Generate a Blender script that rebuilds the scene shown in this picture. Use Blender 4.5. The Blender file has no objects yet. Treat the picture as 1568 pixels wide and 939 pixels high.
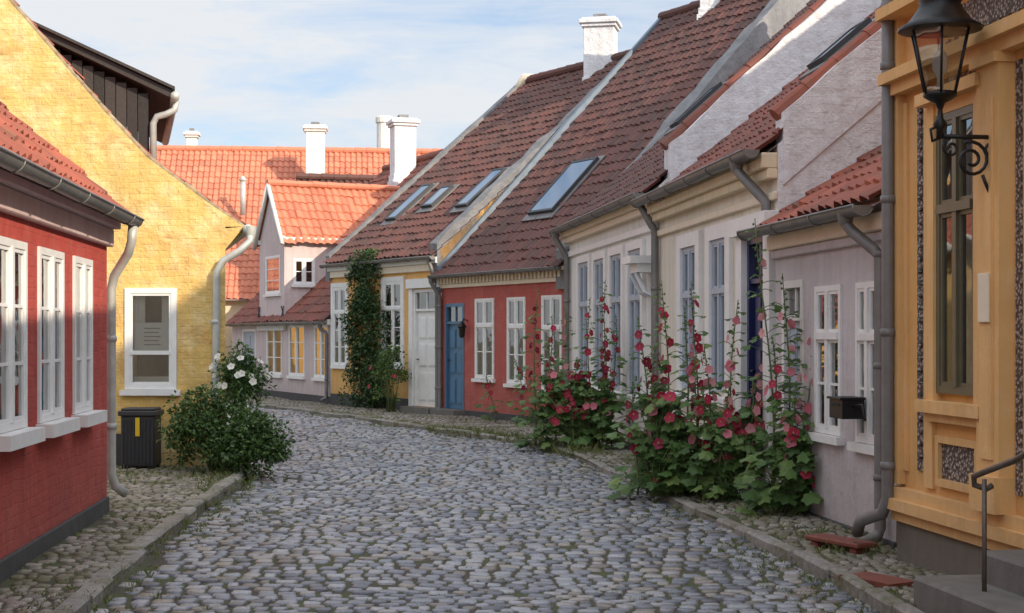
import bpy, math, random
import numpy as np
from mathutils import Vector, Matrix, Euler
random.seed(11); rng=np.random.default_rng(5)
R=random.uniform
# ---------------------------------------------------------------- survey data
# eye height 1.65 m, level camera.  Bearings taken on the photograph are turned
# into metres on the (real, vertical) wall planes.
F=2300.;H=1.65;CX=784.;HY=515.
scene=bpy.context.scene
# ---------------------------------------------------------------- materials
def newmat(name):
    m=bpy.data.materials.new(name);m.use_nodes=True
    nt=m.node_tree;return m,nt,nt.nodes['Principled BSDF']
def noise(nt,vec,scale,detail=5,rough=.6):
    n=nt.nodes.new('ShaderNodeTexNoise');n.inputs['Scale'].default_value=scale
    n.inputs['Detail'].default_value=detail;n.inputs['Roughness'].default_value=rough
    if vec is not None: nt.links.new(vec,n.inputs['Vector'])
    return n.outputs['Fac']
def ramp(nt,fac,stops):
    r=nt.nodes.new('ShaderNodeValToRGB');e=r.color_ramp.elements
    while len(e)<len(stops): e.new(.5)
    for i,(p,c) in enumerate(stops):
        e[i].position=p;e[i].color=(c[0],c[1],c[2],1) if not isinstance(c,(int,float)) else (c,c,c,1)
    nt.links.new(fac,r.inputs[0]);return r.outputs['Color']
def mix(nt,fac,a,b,mode='MIX'):
    m=nt.nodes.new('ShaderNodeMix');m.data_type='RGBA';m.blend_type=mode
    for k,v in ((0,fac),(6,a),(7,b)):
        if isinstance(v,(int,float)): m.inputs[k].default_value=v
        elif isinstance(v,tuple): m.inputs[k].default_value=(v[0],v[1],v[2],1)
        else: nt.links.new(v,m.inputs[k])
    return m.outputs[2]
def bump(nt,b,h,strength,dist=.01,prev=None):
    n=nt.nodes.new('ShaderNodeBump');n.inputs['Strength'].default_value=strength;n.inputs['Distance'].default_value=dist
    nt.links.new(h,n.inputs['Height'])
    if prev is not None: nt.links.new(prev,n.inputs['Normal'])
    nt.links.new(n.outputs[0],b.inputs['Normal']);return n.outputs[0]
def mapping(nt,src,scale):
    m=nt.nodes.new('ShaderNodeMapping');m.inputs['Scale'].default_value=scale
    nt.links.new(src,m.inputs['Vector']);return m.outputs[0]
def plaster(name,c1,c2,rough=.88,bmp=.35,brick=0,scale=1.3,dirt=.55,dcol=(.12,.10,.08),patch=None,patch2=None,wear=.3):
    m,nt,b=newmat(name);tc=nt.nodes.new('ShaderNodeTexCoord');O=tc.outputs['Object']
    f=ramp(nt,noise(nt,O,scale,8,.65),[(.3,0.),(.7,1.)])
    col=mix(nt,f,c1,c2)
    if patch:
        f2=ramp(nt,noise(nt,O,2.6,9,.7),[(.48,0.),(.62,1.)])
        col=mix(nt,f2,col,patch)
    if patch2:
        f2=ramp(nt,noise(nt,mapping(nt,O,(1,1,2.6)),1.1,10,.78),[(.50,0.),(.62,.8)])
        col=mix(nt,f2,col,patch2)
    if wear:   # blotchy weathering of the lime paint, lighter and darker
        f3=ramp(nt,noise(nt,O,3.7,10,.75),[(.5,0.),(.7,wear)]);col=mix(nt,f3,col,tuple(min(.85,x*.5+.33) for x in c1))
        f3=ramp(nt,noise(nt,mapping(nt,O,(1.3,1.3,.8)),.8,9,.7),[(.48,0.),(.75,wear)]);col=mix(nt,f3,col,tuple(x*.55 for x in c2))
    st=ramp(nt,noise(nt,mapping(nt,O,(5,5,.5)),1.5,4),[(.45,0.),(.8,.55)])
    col=mix(nt,st,col,tuple(x*.6 for x in c1))
    # rain-splash dirt near the ground
    sp=nt.nodes.new('ShaderNodeSeparateXYZ');nt.links.new(O,sp.inputs[0])
    mr=nt.nodes.new('ShaderNodeMapRange');mr.inputs[1].default_value=.0;mr.inputs[2].default_value=.9;mr.inputs[3].default_value=dirt;mr.inputs[4].default_value=0
    nt.links.new(sp.outputs[2],mr.inputs[0])
    mu=nt.nodes.new('ShaderNodeMath');mu.operation='MULTIPLY';nt.links.new(mr.outputs[0],mu.inputs[0]);nt.links.new(noise(nt,O,5,6),mu.inputs[1])
    col=mix(nt,mu.outputs[0],col,dcol)
    pn=None
    if brick:
        br=nt.nodes.new('ShaderNodeTexBrick')
        # wobble the courses a little so the bond is not ruler-straight
        nz=nt.nodes.new('ShaderNodeTexNoise');nz.inputs['Scale'].default_value=2.2;nt.links.new(O,nz.inputs['Vector'])
        sc_=nt.nodes.new('ShaderNodeVectorMath');sc_.operation='SCALE';sc_.inputs[3].default_value=.07;nt.links.new(nz.outputs['Color'],sc_.inputs[0])
        ad=nt.nodes.new('ShaderNodeVectorMath');ad.operation='ADD';nt.links.new(tc.outputs['UV'],ad.inputs[0]);nt.links.new(sc_.outputs[0],ad.inputs[1]);nt.links.new(ad.outputs[0],br.inputs['Vector'])
        br.inputs['Scale'].default_value=1;br.inputs['Brick Width'].default_value=.24;br.inputs['Row Height'].default_value=.078
        br.inputs['Mortar Size'].default_value=.01;br.inputs['Mortar Smooth'].default_value=1.
        br.inputs['Color1'].default_value=(.84,.84,.84,1);br.inputs['Color2'].default_value=(1.,1.,1.,1);br.inputs['Mortar'].default_value=(.74,.74,.74,1)
        bf=ramp(nt,noise(nt,O,1.1,6),[(.42,brick*.08),(.62,brick)])
        col=mix(nt,bf,col,br.outputs['Color'],'MULTIPLY')
        inv=nt.nodes.new('ShaderNodeMath');inv.operation='SUBTRACT';inv.inputs[0].default_value=1;nt.links.new(br.outputs['Fac'],inv.inputs[1])
        pn=bump(nt,b,inv.outputs[0],.4*brick+.05,.008)
    pn=bump(nt,b,noise(nt,O,6,6),bmp,.04,pn)
    bump(nt,b,noise(nt,O,60,4),bmp,.004,pn)
    nt.links.new(col,b.inputs['Base Color']);b.inputs['Roughness'].default_value=rough
    return m
def simple(name,c,rough=.6,metal=0,var=.25,scale=8,bmp=.1):
    m,nt,b=newmat(name);tc=nt.nodes.new('ShaderNodeTexCoord');O=tc.outputs['Object']
    f=ramp(nt,noise(nt,O,scale,6),[(.3,0.),(.75,1.)])
    nt.links.new(mix(nt,f,c,tuple(x*(1-var) for x in c)),b.inputs['Base Color'])
    b.inputs['Roughness'].default_value=rough;b.inputs['Metallic'].default_value=metal
    if bmp: bump(nt,b,noise(nt,O,scale*6,3),bmp,.004)
    return m
def tilemat(name,cols,moss=(.10,.10,.06),mossamt=.5,dark=(.06,.035,.03)):
    m,nt,b=newmat(name);tc=nt.nodes.new('ShaderNodeTexCoord');O=tc.outputs['Object']
    fl=nt.nodes.new('ShaderNodeVectorMath');fl.operation='FLOOR';nt.links.new(tc.outputs['UV'],fl.inputs[0])
    wn=nt.nodes.new('ShaderNodeTexWhiteNoise');wn.noise_dimensions='3D';nt.links.new(fl.outputs[0],wn.inputs[0])
    col=ramp(nt,wn.outputs['Value'],[(0,cols[0]),(.5,cols[1]),(1,cols[2])])
    f=ramp(nt,noise(nt,O,.9,8,.65),[(.42,0.),(.72,mossamt)]);col=mix(nt,f,col,dark)
    f=ramp(nt,noise(nt,O,5,8,.75),[(.52,0.),(.72,mossamt)]);col=mix(nt,f,col,moss)
    nt.links.new(col,b.inputs['Base Color']);b.inputs['Roughness'].default_value=.7
    bump(nt,b,noise(nt,O,50,3),.3,.005);return m
def islandmat(name,stops,rough=.6,spec=None,nz=None,transl=0,bscale=40,bs=.4):
    m,nt,b=newmat(name);g=nt.nodes.new('ShaderNodeNewGeometry');tc=nt.nodes.new('ShaderNodeTexCoord')
    col=ramp(nt,g.outputs['Random Per Island'],stops)
    if nz: 
        f=ramp(nt,noise(nt,tc.outputs['Object'],nz[0],7,.7),[(nz[2],0.),(nz[3],1.)]);col=mix(nt,f,col,nz[1])
    if bs:
        f=ramp(nt,noise(nt,tc.outputs['Object'],bscale,4),[(.3,.65),(.7,1.2)]);col=mix(nt,1.,col,f,'MULTIPLY')
    nt.links.new(col,b.inputs['Base Color']);b.inputs['Roughness'].default_value=rough
    if bs: bump(nt,b,noise(nt,tc.outputs['Object'],bscale,5),bs,.006)
    if transl:
        tr=nt.nodes.new('ShaderNodeBsdfTranslucent');nt.links.new(col,tr.inputs['Color'])
        mx=nt.nodes.new('ShaderNodeMixShader');mx.inputs[0].default_value=transl
        nt.links.new(b.outputs[0],mx.inputs[1]);nt.links.new(tr.outputs[0],mx.inputs[2])
        nt.links.new(mx.outputs[0],nt.nodes['Material Output'].inputs[0])
    return m
def glassmat():
    m,nt,b=newmat('window_glass');nt.nodes.remove(b)
    t=nt.nodes.new('ShaderNodeBsdfTransparent');t.inputs[0].default_value=(.86,.89,.89,1)
    g=nt.nodes.new('ShaderNodeBsdfGlossy');g.inputs['Roughness'].default_value=.02
    tc=nt.nodes.new('ShaderNodeTexCoord')
    bp=nt.nodes.new('ShaderNodeBump');bp.inputs['Strength'].default_value=.18;bp.inputs['Distance'].default_value=.02
    nt.links.new(noise(nt,tc.outputs['Object'],2.5,2),bp.inputs['Height']);nt.links.new(bp.outputs[0],g.inputs['Normal'])
    fr=nt.nodes.new('ShaderNodeFresnel');fr.inputs[0].default_value=1.5
    a=nt.nodes.new('ShaderNodeMath');a.operation='MULTIPLY_ADD';a.inputs[1].default_value=1.7;a.inputs[2].default_value=.15;a.use_clamp=True
    nt.links.new(fr.outputs[0],a.inputs[0])
    mx=nt.nodes.new('ShaderNodeMixShader');nt.links.new(a.outputs[0],mx.inputs[0]);nt.links.new(t.outputs[0],mx.inputs[1]);nt.links.new(g.outputs[0],mx.inputs[2])
    nt.links.new(mx.outputs[0],nt.nodes['Material Output'].inputs[0]);return m
GLASS=glassmat()
M_redL=plaster('red_painted_brick',(.50,.075,.055),(.40,.058,.045),brick=.55,bmp=.6,wear=.16)
M_redR=plaster('red_limewash',(.50,.115,.09),(.40,.088,.072),brick=.35,bmp=.5,wear=.2)
M_yelL=plaster('yellow_limewash_brick',(.82,.57,.20),(.74,.47,.14),brick=.6,patch=(.84,.66,.32),patch2=(.60,.33,.11),scale=2,bmp=1.,wear=.35)
M_verge=plaster('verge_mortar',(.42,.31,.17),(.22,.17,.12),scale=6,bmp=.8)
M_yelM=plaster('ochre_plaster',(.78,.45,.15),(.70,.39,.12))
M_lav=plaster('lavender_plaster',(.64,.53,.52),(.57,.47,.47))
M_lavR=plaster('pale_lavender_plaster',(.63,.57,.575),(.56,.505,.52),bmp=.6)
M_whiteW=plaster('whitewash',(.82,.82,.84),(.74,.74,.77),bmp=1.,brick=.25,wear=.2)
M_whiteH=plaster('white_house_paint',(.80,.78,.74),(.74,.72,.69),bmp=.2)
M_cream=plaster('cream_paint',(.82,.70,.50),(.76,.64,.45),bmp=.2)
M_creamF=plaster('cream_facade_paint',(.78,.71,.60),(.72,.65,.55),bmp=.2)
M_orange=plaster('orange_paint',(.78,.45,.16),(.68,.37,.12),bmp=.35,wear=.3)
M_orangeT=plaster('light_orange_trim',(.82,.50,.21),(.72,.42,.16),bmp=.25,wear=.3)
M_black=plaster('tarred_plinth',(.045,.045,.05),(.07,.07,.07),dirt=.2,wear=.08)
M_stoneP=plaster('grey_plinth_stone',(.20,.175,.15),(.13,.12,.10),wear=.1)
M_cement=plaster('cement_render',(.27,.27,.275),(.15,.15,.16),bmp=1,scale=3,wear=.15)
M_cornG=plaster('mauve_grey_cornice',(.66,.50,.49),(.58,.43,.42),bmp=.15)
M_white=simple('white_paint',(.82,.82,.81),.45,var=.12)
M_creamT=simple('cream_trim',(.82,.72,.56),.5,var=.15)
M_zinc=simple('zinc_gutter',(.26,.255,.25),.45,.4,.35,6)
M_zincL=simple('pale_zinc',(.55,.57,.54),.5,.2,.3,6)
M_zincD=simple('painted_downpipe',(.22,.21,.205),.5,.2,.3,6)
M_lead=simple('lead_flashing',(.20,.25,.31),.55,.2,.35,4)
M_blue=simple('blue_door_paint',(.07,.17,.29),.4,var=.15)
M_navy=simple('navy_door_paint',(.015,.022,.10),.35,var=.15)
M_grey=simple('grey_blue_paint',(.42,.48,.56),.5,var=.15)
M_iron=simple('black_iron',(.016,.016,.018),.4,.3,.3,30)
M_bin=simple('dark_plastic',(.04,.04,.045),.55,var=.2)
M_label=simple('yellow_label',(.7,.45,.02),.5,var=.05)
M_olive=simple('olive_window_paint',(.13,.115,.07),.4,var=.2)
M_curt=simple('curtain',(.84,.82,.78),.9,var=.12,scale=4)
M_board=islandmat('black_boards',[(0,(.03,.026,.024)),(1,(.065,.055,.05))],.7)
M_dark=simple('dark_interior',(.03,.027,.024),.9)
M_wood=simple('red_brown_wood',(.22,.06,.04),.7,var=.4,scale=12)
M_paper=simple('notice_paper',(.82,.84,.82),.8,var=.06)
M_rail=simple('weathered_rail',(.16,.125,.10),.5,.4,.4,20)
M_step=plaster('stone_step',(.18,.17,.155),(.12,.11,.10),dirt=.1,scale=4,wear=.1)
def pebblemat():
    m,nt,b=newmat('pebble_ornament');tc=nt.nodes.new('ShaderNodeTexCoord')
    v=nt.nodes.new('ShaderNodeTexVoronoi');v.inputs['Scale'].default_value=38;nt.links.new(tc.outputs['Object'],v.inputs['Vector'])
    c=ramp(nt,v.outputs['Distance'],[(.15,(.52,.43,.37)),(.55,(.09,.065,.055))])
    nt.links.new(c,b.inputs['Base Color']);b.inputs['Roughness'].default_value=.7
    inv=nt.nodes.new('ShaderNodeMath');inv.operation='SUBTRACT';inv.inputs[0].default_value=1;nt.links.new(v.outputs['Distance'],inv.inputs[1])
    bump(nt,b,inv.outputs[0],.8,.02);return m
M_orn=pebblemat()
T_brown=tilemat('old_clay_tiles',[(.11,.042,.034),(.145,.05,.038),(.075,.034,.03)],mossamt=.65,moss=(.085,.078,.062))
T_red=tilemat('red_clay_tiles',[(.31,.078,.046),(.37,.098,.054),(.20,.058,.038)],mossamt=.55)
T_dkred=tilemat('weathered_red_tiles',[(.19,.052,.037),(.24,.066,.041),(.13,.042,.032)],mossamt=.5)
T_orange=tilemat('orange_clay_tiles',[(.56,.18,.105),(.62,.225,.13),(.46,.15,.09)],mossamt=.25,dark=(.3,.1,.06),moss=(.4,.2,.12))
M_stone=islandmat('granite_setts',[(0,(.085,.09,.11)),(.25,(.18,.19,.225)),(.5,(.25,.26,.295)),(.72,(.34,.345,.37)),(.88,(.30,.265,.235)),(1,(.13,.11,.095))],.34,nz=(.9,(.15,.13,.095),.52,.9),bscale=60,bs=.8)
M_pave=islandmat('fieldstones',[(0,(.15,.13,.115)),(.5,(.27,.235,.205)),(.85,(.36,.32,.285)),(1,(.20,.165,.135))],.65,nz=(1.6,(.12,.115,.05),.42,.64),bscale=50,bs=.8)
M_kerb=islandmat('granite_kerb',[(0,(.20,.185,.17)),(.6,(.29,.27,.25)),(1,(.22,.195,.175))],.7,nz=(4,(.12,.115,.06),.44,.66),bscale=30,bs=.8)
def soil(name,a,b_,g):
    m,nt,b=newmat(name);tc=nt.nodes.new('ShaderNodeTexCoord');O=tc.outputs['Object']
    c=mix(nt,noise(nt,O,12,8,.7),a,b_);f=ramp(nt,noise(nt,O,1.1,7,.7),[(.42,0.),(.58,1.)]);c=mix(nt,f,c,g)
    nt.links.new(c,b.inputs['Base Color']);b.inputs['Roughness'].default_value=.95;bump(nt,b,noise(nt,O,40,5),.6,.02);return m
M_joint=soil('joint_soil',(.045,.038,.03),(.085,.07,.052),(.065,.078,.028))
M_gnd=soil('earth',(.12,.10,.08),(.18,.15,.12),(.09,.11,.04))
L_bush=islandmat('shrub_leaves',[(0,(.03,.07,.018)),(.5,(.06,.125,.03)),(1,(.13,.21,.055))],.5,transl=.25,bs=0)
L_climb=islandmat('ivy_leaves',[(0,(.018,.045,.014)),(.5,(.036,.088,.024)),(1,(.075,.14,.036))],.45,transl=.2,bs=0)
L_holly=islandmat('hollyhock_leaves',[(0,(.055,.11,.03)),(.5,(.10,.19,.05)),(1,(.19,.27,.08))],.55,transl=.3,bs=0)
L_grass=islandmat('grass_blades',[(0,(.07,.115,.03)),(.6,(.14,.18,.045)),(1,(.30,.26,.12))],.7,transl=.2,bs=0)
L_stem=simple('green_stem',(.12,.17,.055),.6)
P_red=islandmat('red_petals',[(0,(.34,.014,.045)),(1,(.58,.04,.10))],.6,transl=.3,bs=0)
P_pink=islandmat('pink_petals',[(0,(.66,.15,.22)),(1,(.84,.40,.44))],.6,transl=.3,bs=0)
P_dark=islandmat('maroon_petals',[(0,(.16,.008,.027)),(1,(.36,.018,.065))],.6,transl=.2,bs=0)
P_white=islandmat('white_petals',[(0,(.75,.72,.66)),(1,(.85,.83,.8))],.6,transl=.3,bs=0)
P_yel=simple('flower_centre',(.6,.45,.1),.7)
# ---------------------------------------------------------------- mesh tools
def empty(name,loc):
    e=bpy.data.objects.new(name,None);e.empty_display_size=.3;e.location=loc;scene.collection.objects.link(e);return e
class MB:
    def __init__(s): s.v=[];s.f=[];s.m=[];s.uv=[];s.sm=[];s.mats=[]
    def mi(s,m):
        if m not in s.mats: s.mats.append(m)
        return s.mats.index(m)
    def add(s,vs,fs,mat,smooth=False,uvs=None):
        o=len(s.v);k=s.mi(mat);s.v.extend([tuple(v) for v in vs])
        for i,f in enumerate(fs):
            s.f.append(tuple(j+o for j in f));s.m.append(k);s.sm.append(smooth)
            s.uv.append([uvs[j] for j in f] if uvs is not None else None)
    def quad(s,p,mat,uv=None): s.add(p,[tuple(range(len(p)))],mat,False,uv)
    def wbox(s,W,s0,s1,d0,d1,z0,z1,mat):
        c=[W.P(a,b,z) for z in (z0,z1) for b in (d0,d1) for a in (s0,s1)]
        s.add(c,[(0,1,3,2)[::1],(4,6,7,5),(2,3,7,6),(0,4,5,1),(0,2,6,4),(1,5,7,3)],mat)
    def tube(s,pts,r,mat,seg=10,smooth=True,cap=True):
        pts=[Vector(p) for p in pts];n=len(pts);rs=r if isinstance(r,(list,tuple)) else [r]*n
        vs=[];up=None
        for i in range(n):
            t=(pts[min(i+1,n-1)]-pts[max(i-1,0)]).normalized()
            if up is None:
                a=Vector((0,0,1)) if abs(t.z)<.9 else Vector((1,0,0));up=t.cross(a).normalized()
            else: up=(up-t*up.dot(t)).normalized()
            b=t.cross(up)
            for k in range(seg):
                an=2*math.pi*k/seg;vs.append(pts[i]+(up*math.cos(an)+b*math.sin(an))*rs[i])
        fs=[(i*seg+k,i*seg+(k+1)%seg,(i+1)*seg+(k+1)%seg,(i+1)*seg+k) for i in range(n-1) for k in range(seg)]
        if cap: fs+= [tuple(range(seg))[::-1],tuple((n-1)*seg+k for k in range(seg))]
        s.add(vs,fs,mat,smooth)
    def lathe(s,c,prof,seg,mat,smooth=True,rot=0):
        vs=[];c=Vector(c)
        for r,z in prof:
            for k in range(seg):
                a=2*math.pi*k/seg+rot;vs.append(c+Vector((r*math.cos(a),r*math.sin(a),z)))
        fs=[(i*seg+k,i*seg+(k+1)%seg,(i+1)*seg+(k+1)%seg,(i+1)*seg+k) for i in range(len(prof)-1) for k in range(seg)]
        s.add(vs,fs,mat,smooth)
    def obj(s,name,parent=None,bevel=0,loc=None):
        if not s.v: return None
        me=bpy.data.meshes.new(name);off=Vector(parent.location) if parent else Vector(loc or (0,0,0))
        V=np.array(s.v,dtype=float)-np.array(off)
        me.from_pydata(V.tolist(),[],s.f)
        for m in s.mats: me.materials.append(m)
        me.polygons.foreach_set('material_index',s.m);me.polygons.foreach_set('use_smooth',s.sm)
        if any(u is not None for u in s.uv):
            l=me.uv_layers.new(name='UVMap');fl=[]
            for f,u in zip(s.f,s.uv):
                if u is None: fl.extend([0.,0.]*len(f))
                else:
                    for a in u: fl.extend(a)
            l.data.foreach_set('uv',fl)
        me.update();o=bpy.data.objects.new(name,me);scene.collection.objects.link(o)
        if parent: o.parent=parent
        else: o.location=off
        if bevel:
            b=o.modifiers.new('bevel','BEVEL');b.width=bevel;b.segments=1;b.limit_method='ANGLE'
        return o
class Wall:
    def __init__(w,p0,p1):
        w.p0=Vector((p0[0],p0[1],0));d=Vector((p1[0]-p0[0],p1[1]-p0[1],0));w.L=d.length;w.t=d/w.L
        w.n=Vector((w.t.y,-w.t.x,0))
    def P(w,s,d,z): return w.p0+w.t*s+w.n*d+Vector((0,0,z))
    def _sol(w,px,d):
        rx=(px-CX)/F;q=w.p0+w.n*d
        det=rx*(-w.t.y)+w.t.x
        lam=(q.x*(-w.t.y)+w.t.x*q.y)/det
        return lam,(rx*q.y-q.x)/det
    def s(w,px,d=0): return w._sol(px,d)[1]
    def z(w,px,py,d=0): return H+(HY-py)/F*w._sol(px,d)[0]
def wallgrid(mb,W,s0,s1,z0,z1,ops,mat,reveal=.14,rmat=None):
    ss=sorted(set([s0,s1]+[o[0] for o in ops]+[o[1] for o in ops]));zs=sorted(set([z0,z1]+[o[2] for o in ops]+[o[3] for o in ops]))
    ss=[a for a in ss if s0<=a<=s1];zs=[a for a in zs if z0<=a<=z1]
    for a,b in zip(ss,ss[1:]):
        for c,d in zip(zs,zs[1:]):
            m=((a+b)/2,(c+d)/2)
            if any(o[0]<m[0]<o[1] and o[2]<m[1]<o[3] for o in ops): continue
            mb.quad([W.P(a,0,c),W.P(b,0,c),W.P(b,0,d),W.P(a,0,d)],mat,[(a,c),(b,c),(b,d),(a,d)])
    for a,b,c,d in ops:
        r=-reveal;m2=rmat or mat
        for p in ([(a,0,c),(a,0,d),(a,r,d),(a,r,c)],[(b,0,c),(b,r,c),(b,r,d),(b,0,d)],[(a,0,d),(b,0,d),(b,r,d),(a,r,d)],[(a,0,c),(a,r,c),(b,r,c),(b,0,c)]):
            mb.quad([W.P(*q) for q in p],m2,[(q[0]+q[1],q[2]) for q in p])
def tiles(mb,A,B,C,D,mat,tw=.19,th=.30,sag=.03,res=6,amp=.024):
    A,B,C,D=[Vector(p) for p in (A,B,C,D)]
    L=(B-A).length;Hh=(D-A).length;nt=max(1,round(L/tw));nc=max(1,round(Hh/th));n=np.array((B-A).cross(D-A).normalized())
    A,B,C,D=[np.array(p) for p in (A,B,C,D)]
    U=np.linspace(0,1,nt*res+1);ti=np.minimum((U*nt+1e-6).astype(int),nt-1);ph=U*nt*2*np.pi
    wave=amp*np.sin(ph)+amp*.35*np.sin(2*ph+.6)
    rows=[];uv=[];jit=rng.normal(0,.007,(nc,nt));ph1=R(0,6)
    for k in range(nc):
        for e,(vv,hh) in enumerate(((k/nc,.026),((k+.995)/nc,0.))):
            vj=vv+ (jit[k,ti]*1.2/Hh if e==0 else 0)
            low=sag*(np.sin(U*4+ph1+vv*3)*.6-np.sin(np.pi*vv)*1.2)
            base=(A[None]*(1-U[:,None])+B[None]*U[:,None])*(1-np.atleast_1d(vj)[:,None])+(D[None]*(1-U[:,None])+C[None]*U[:,None])*np.atleast_1d(vj)[:,None]
            rows.append(base+n[None]*(wave+hh+low+jit[k,ti])[:,None]);uv.append(np.stack([U*nt,np.full_like(U,(k+(.01 if e==0 else .99)))],1))
    m=len(U);V=np.concatenate(rows);UV=np.concatenate(uv);fs=[(i*m+j,i*m+j+1,(i+1)*m+j+1,(i+1)*m+j) for i in range(len(rows)-1) for j in range(m-1)]
    mb.add(V.tolist(),fs,mat,False,UV.tolist())
def ridge(mb,p,q,mat,r=.11):
    p=Vector(p);q=Vector(q);n=max(1,int((q-p).length/.38))
    for i in range(n):
        a=p.lerp(q,i/n);b=p.lerp(q,(i+1.08)/n)
        mb.tube([a+Vector((0,0,R(-.012,.012))),b],[r*1.07,r*.93],mat,10,False)
def window(mb,W,s0,s1,z0,z1,cols=2,rows=3,frame=M_white,trans=None,sill=M_white,curt=.5,rec=-.02,bar=.022,fw=.05,silld=.07,sillh=.07):
    d1=-rec;d0=-rec-.06;w=s1-s0
    def b(a0,a1,c0,c1,e0=d0,e1=d1): mb.wbox(W,a0,a1,e0,e1,c0,c1,frame)
    b(s0+.002,s0+fw,z0+.002,z1-.002);b(s1-fw,s1-.002,z0+.002,z1-.002);b(s0+fw,s1-fw,z1-fw,z1-.002);b(s0+fw,s1-fw,z0+.002,z0+fw)
    xs=[s0+fw+(w-2*fw)*i/cols for i in range(cols+1)]
    for x in xs[1:-1]: b(x-.03,x+.03,z0+fw,z1-fw,d0,d1+.012)
    zt=z1-fw
    if trans:
        zt=z0+(z1-z0)*trans;b(s0+fw,s1-fw,zt-.03,zt+.03,d0,d1+.02)
    for i in range(cols):
        a=xs[i]+(.03 if i else 0);c=xs[i+1]-(.03 if i<cols-1 else 0)
        segs=[(z0+fw,zt-(.03 if trans else 0),rows)]+([(zt+.03,z1-fw,1)] if trans else [])
        for lo,hi,r in segs:
            e0,e1=d0+.012,d1-.008;t=.028
            b(a,a+t,lo,hi,e0,e1);b(c-t,c,lo,hi,e0,e1);b(a+t,c-t,lo,lo+t,e0,e1);b(a+t,c-t,hi-t,hi,e0,e1)
            for k in range(1,r):
                zz=lo+(hi-lo)*k/r;b(a+t,c-t,zz-bar/2,zz+bar/2,e0+.006,e1-.004)
    g=d0+.035;mb.quad([W.P(s0+fw,g,z0+fw),W.P(s1-fw,g,z0+fw),W.P(s1-fw,g,z1-fw),W.P(s0+fw,g,z1-fw)],GLASS)
    if curt:
        for side in (0,1):
            n=14;cw=w*(curt*R(.7,1.1))/2;vs=[]
            for j in range(n+1):
                x=(s0+cw*j/n) if side==0 else (s1-cw*j/n)
                for z,o in ((z0,0),(z1,0)): vs.append(W.P(x+(R(-.01,.01) if z==z0 else 0),-.13+.018*math.sin(j*1.9),z))
            mb.add(vs,[(2*j,2*j+2,2*j+3,2*j+1) for j in range(n)],M_curt,True)
        if R(0,1)<.6: mb.lathe(W.P(s0+w*R(.3,.7),-.1,z0),[(0,0),(.035,0),(.05,.05),(.045,.1),(.06,.16),(.03,.24),(0,.3)],8,L_bush)
    if sill: 
        mb.wbox(W,s0-.05,s1+.05,-.02,silld,z0-sillh,z0-.003,sill)
def door(mb,W,s0,s1,z0,z1,mat,frame=M_white,trans=.3,step=True):
    fw=.07;mb.wbox(W,s0,s0+fw,-.12,.015,z0,z1,frame);mb.wbox(W,s1-fw,s1,-.12,.015,z0,z1,frame);mb.wbox(W,s0+fw,s1-fw,-.12,.013,z1-fw,z1,frame)
    zt=z1-fw
    if trans:
        zt=z1-fw-trans;mb.wbox(W,s0+fw,s1-fw,-.12,-.0,zt-.05,zt,frame)
        mb.quad([W.P(s0+fw,-.04,zt),W.P(s1-fw,-.04,zt),W.P(s1-fw,-.04,z1-fw),W.P(s0+fw,-.04,z1-fw)],GLASS);zt-=.05
        mb.wbox(W,(s0+s1)/2-.015,(s0+s1)/2+.015,-.06,-.02,zt+.05,z1-fw,frame)
    a,b=s0+fw,s1-fw;mb.wbox(W,a,b,-.11,-.05,z0,zt,mat)
    hh=zt-z0;
    for lo,hi in ((.06,.36),(.42,.66),(.71,.94)):
        for l,r in ((.1,.46),(.54,.9)):
            x0,x1=a+(b-a)*l,a+(b-a)*r;mb.wbox(W,x0,x1,-.05,-.038,z0+hh*lo,z0+hh*hi,mat)
            mb.wbox(W,x0+.025,x1-.025,-.038,-.028,z0+hh*lo+.025,z0+hh*hi-.025,mat)
    mb.tube([W.P(a+.06,-.05,z0+1.0),W.P(a+.06,.01,z0+1.0),W.P(a+.15,.01,z0+1.0)],.012,M_iron,8)
    if step: mb.wbox(W,s0-.1,s1+.1,-.02,.3,0,z0-.002,M_step)
def gutter(mb,W,s0,s1,d,z,mat=M_zinc,r=.065):
    n=max(2,int((s1-s0)/.5));K=9;vs=[];dr=.012
    for i in range(n+1):
        s=s0+(s1-s0)*i/n
        for k in range(K):
            a=math.pi*(1+k/(K-1));vs.append(W.P(s,d+math.cos(a)*r,z+math.sin(a)*r-dr*i/n+.004*math.sin(i*1.7)))
    mb.add(vs,[(i*K+k,(i+1)*K+k,(i+1)*K+k+1,i*K+k+1) for i in range(n) for k in range(K-1)],mat,True)
    for i in range(0,n+1,2):
        s=s0+(s1-s0)*i/n;mb.tube([W.P(s,d+math.cos(a)*(r+.006),z+math.sin(a)*(r+.006)-dr*i/n) for a in [math.pi*(1+q/8) for q in range(9)]],.007,mat,5)
    mb.tube([W.P(s0,d+r,z),W.P(s1,d+r,z-dr)],.011,mat,6)
    for s in (s0,s1):
        mb.add([W.P(s,d+math.cos(math.pi*(1+k/8))*r,z+math.sin(math.pi*(1+k/8))*r-(dr if s==s1 else 0)) for k in range(9)],[tuple(range(9))],mat)
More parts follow.
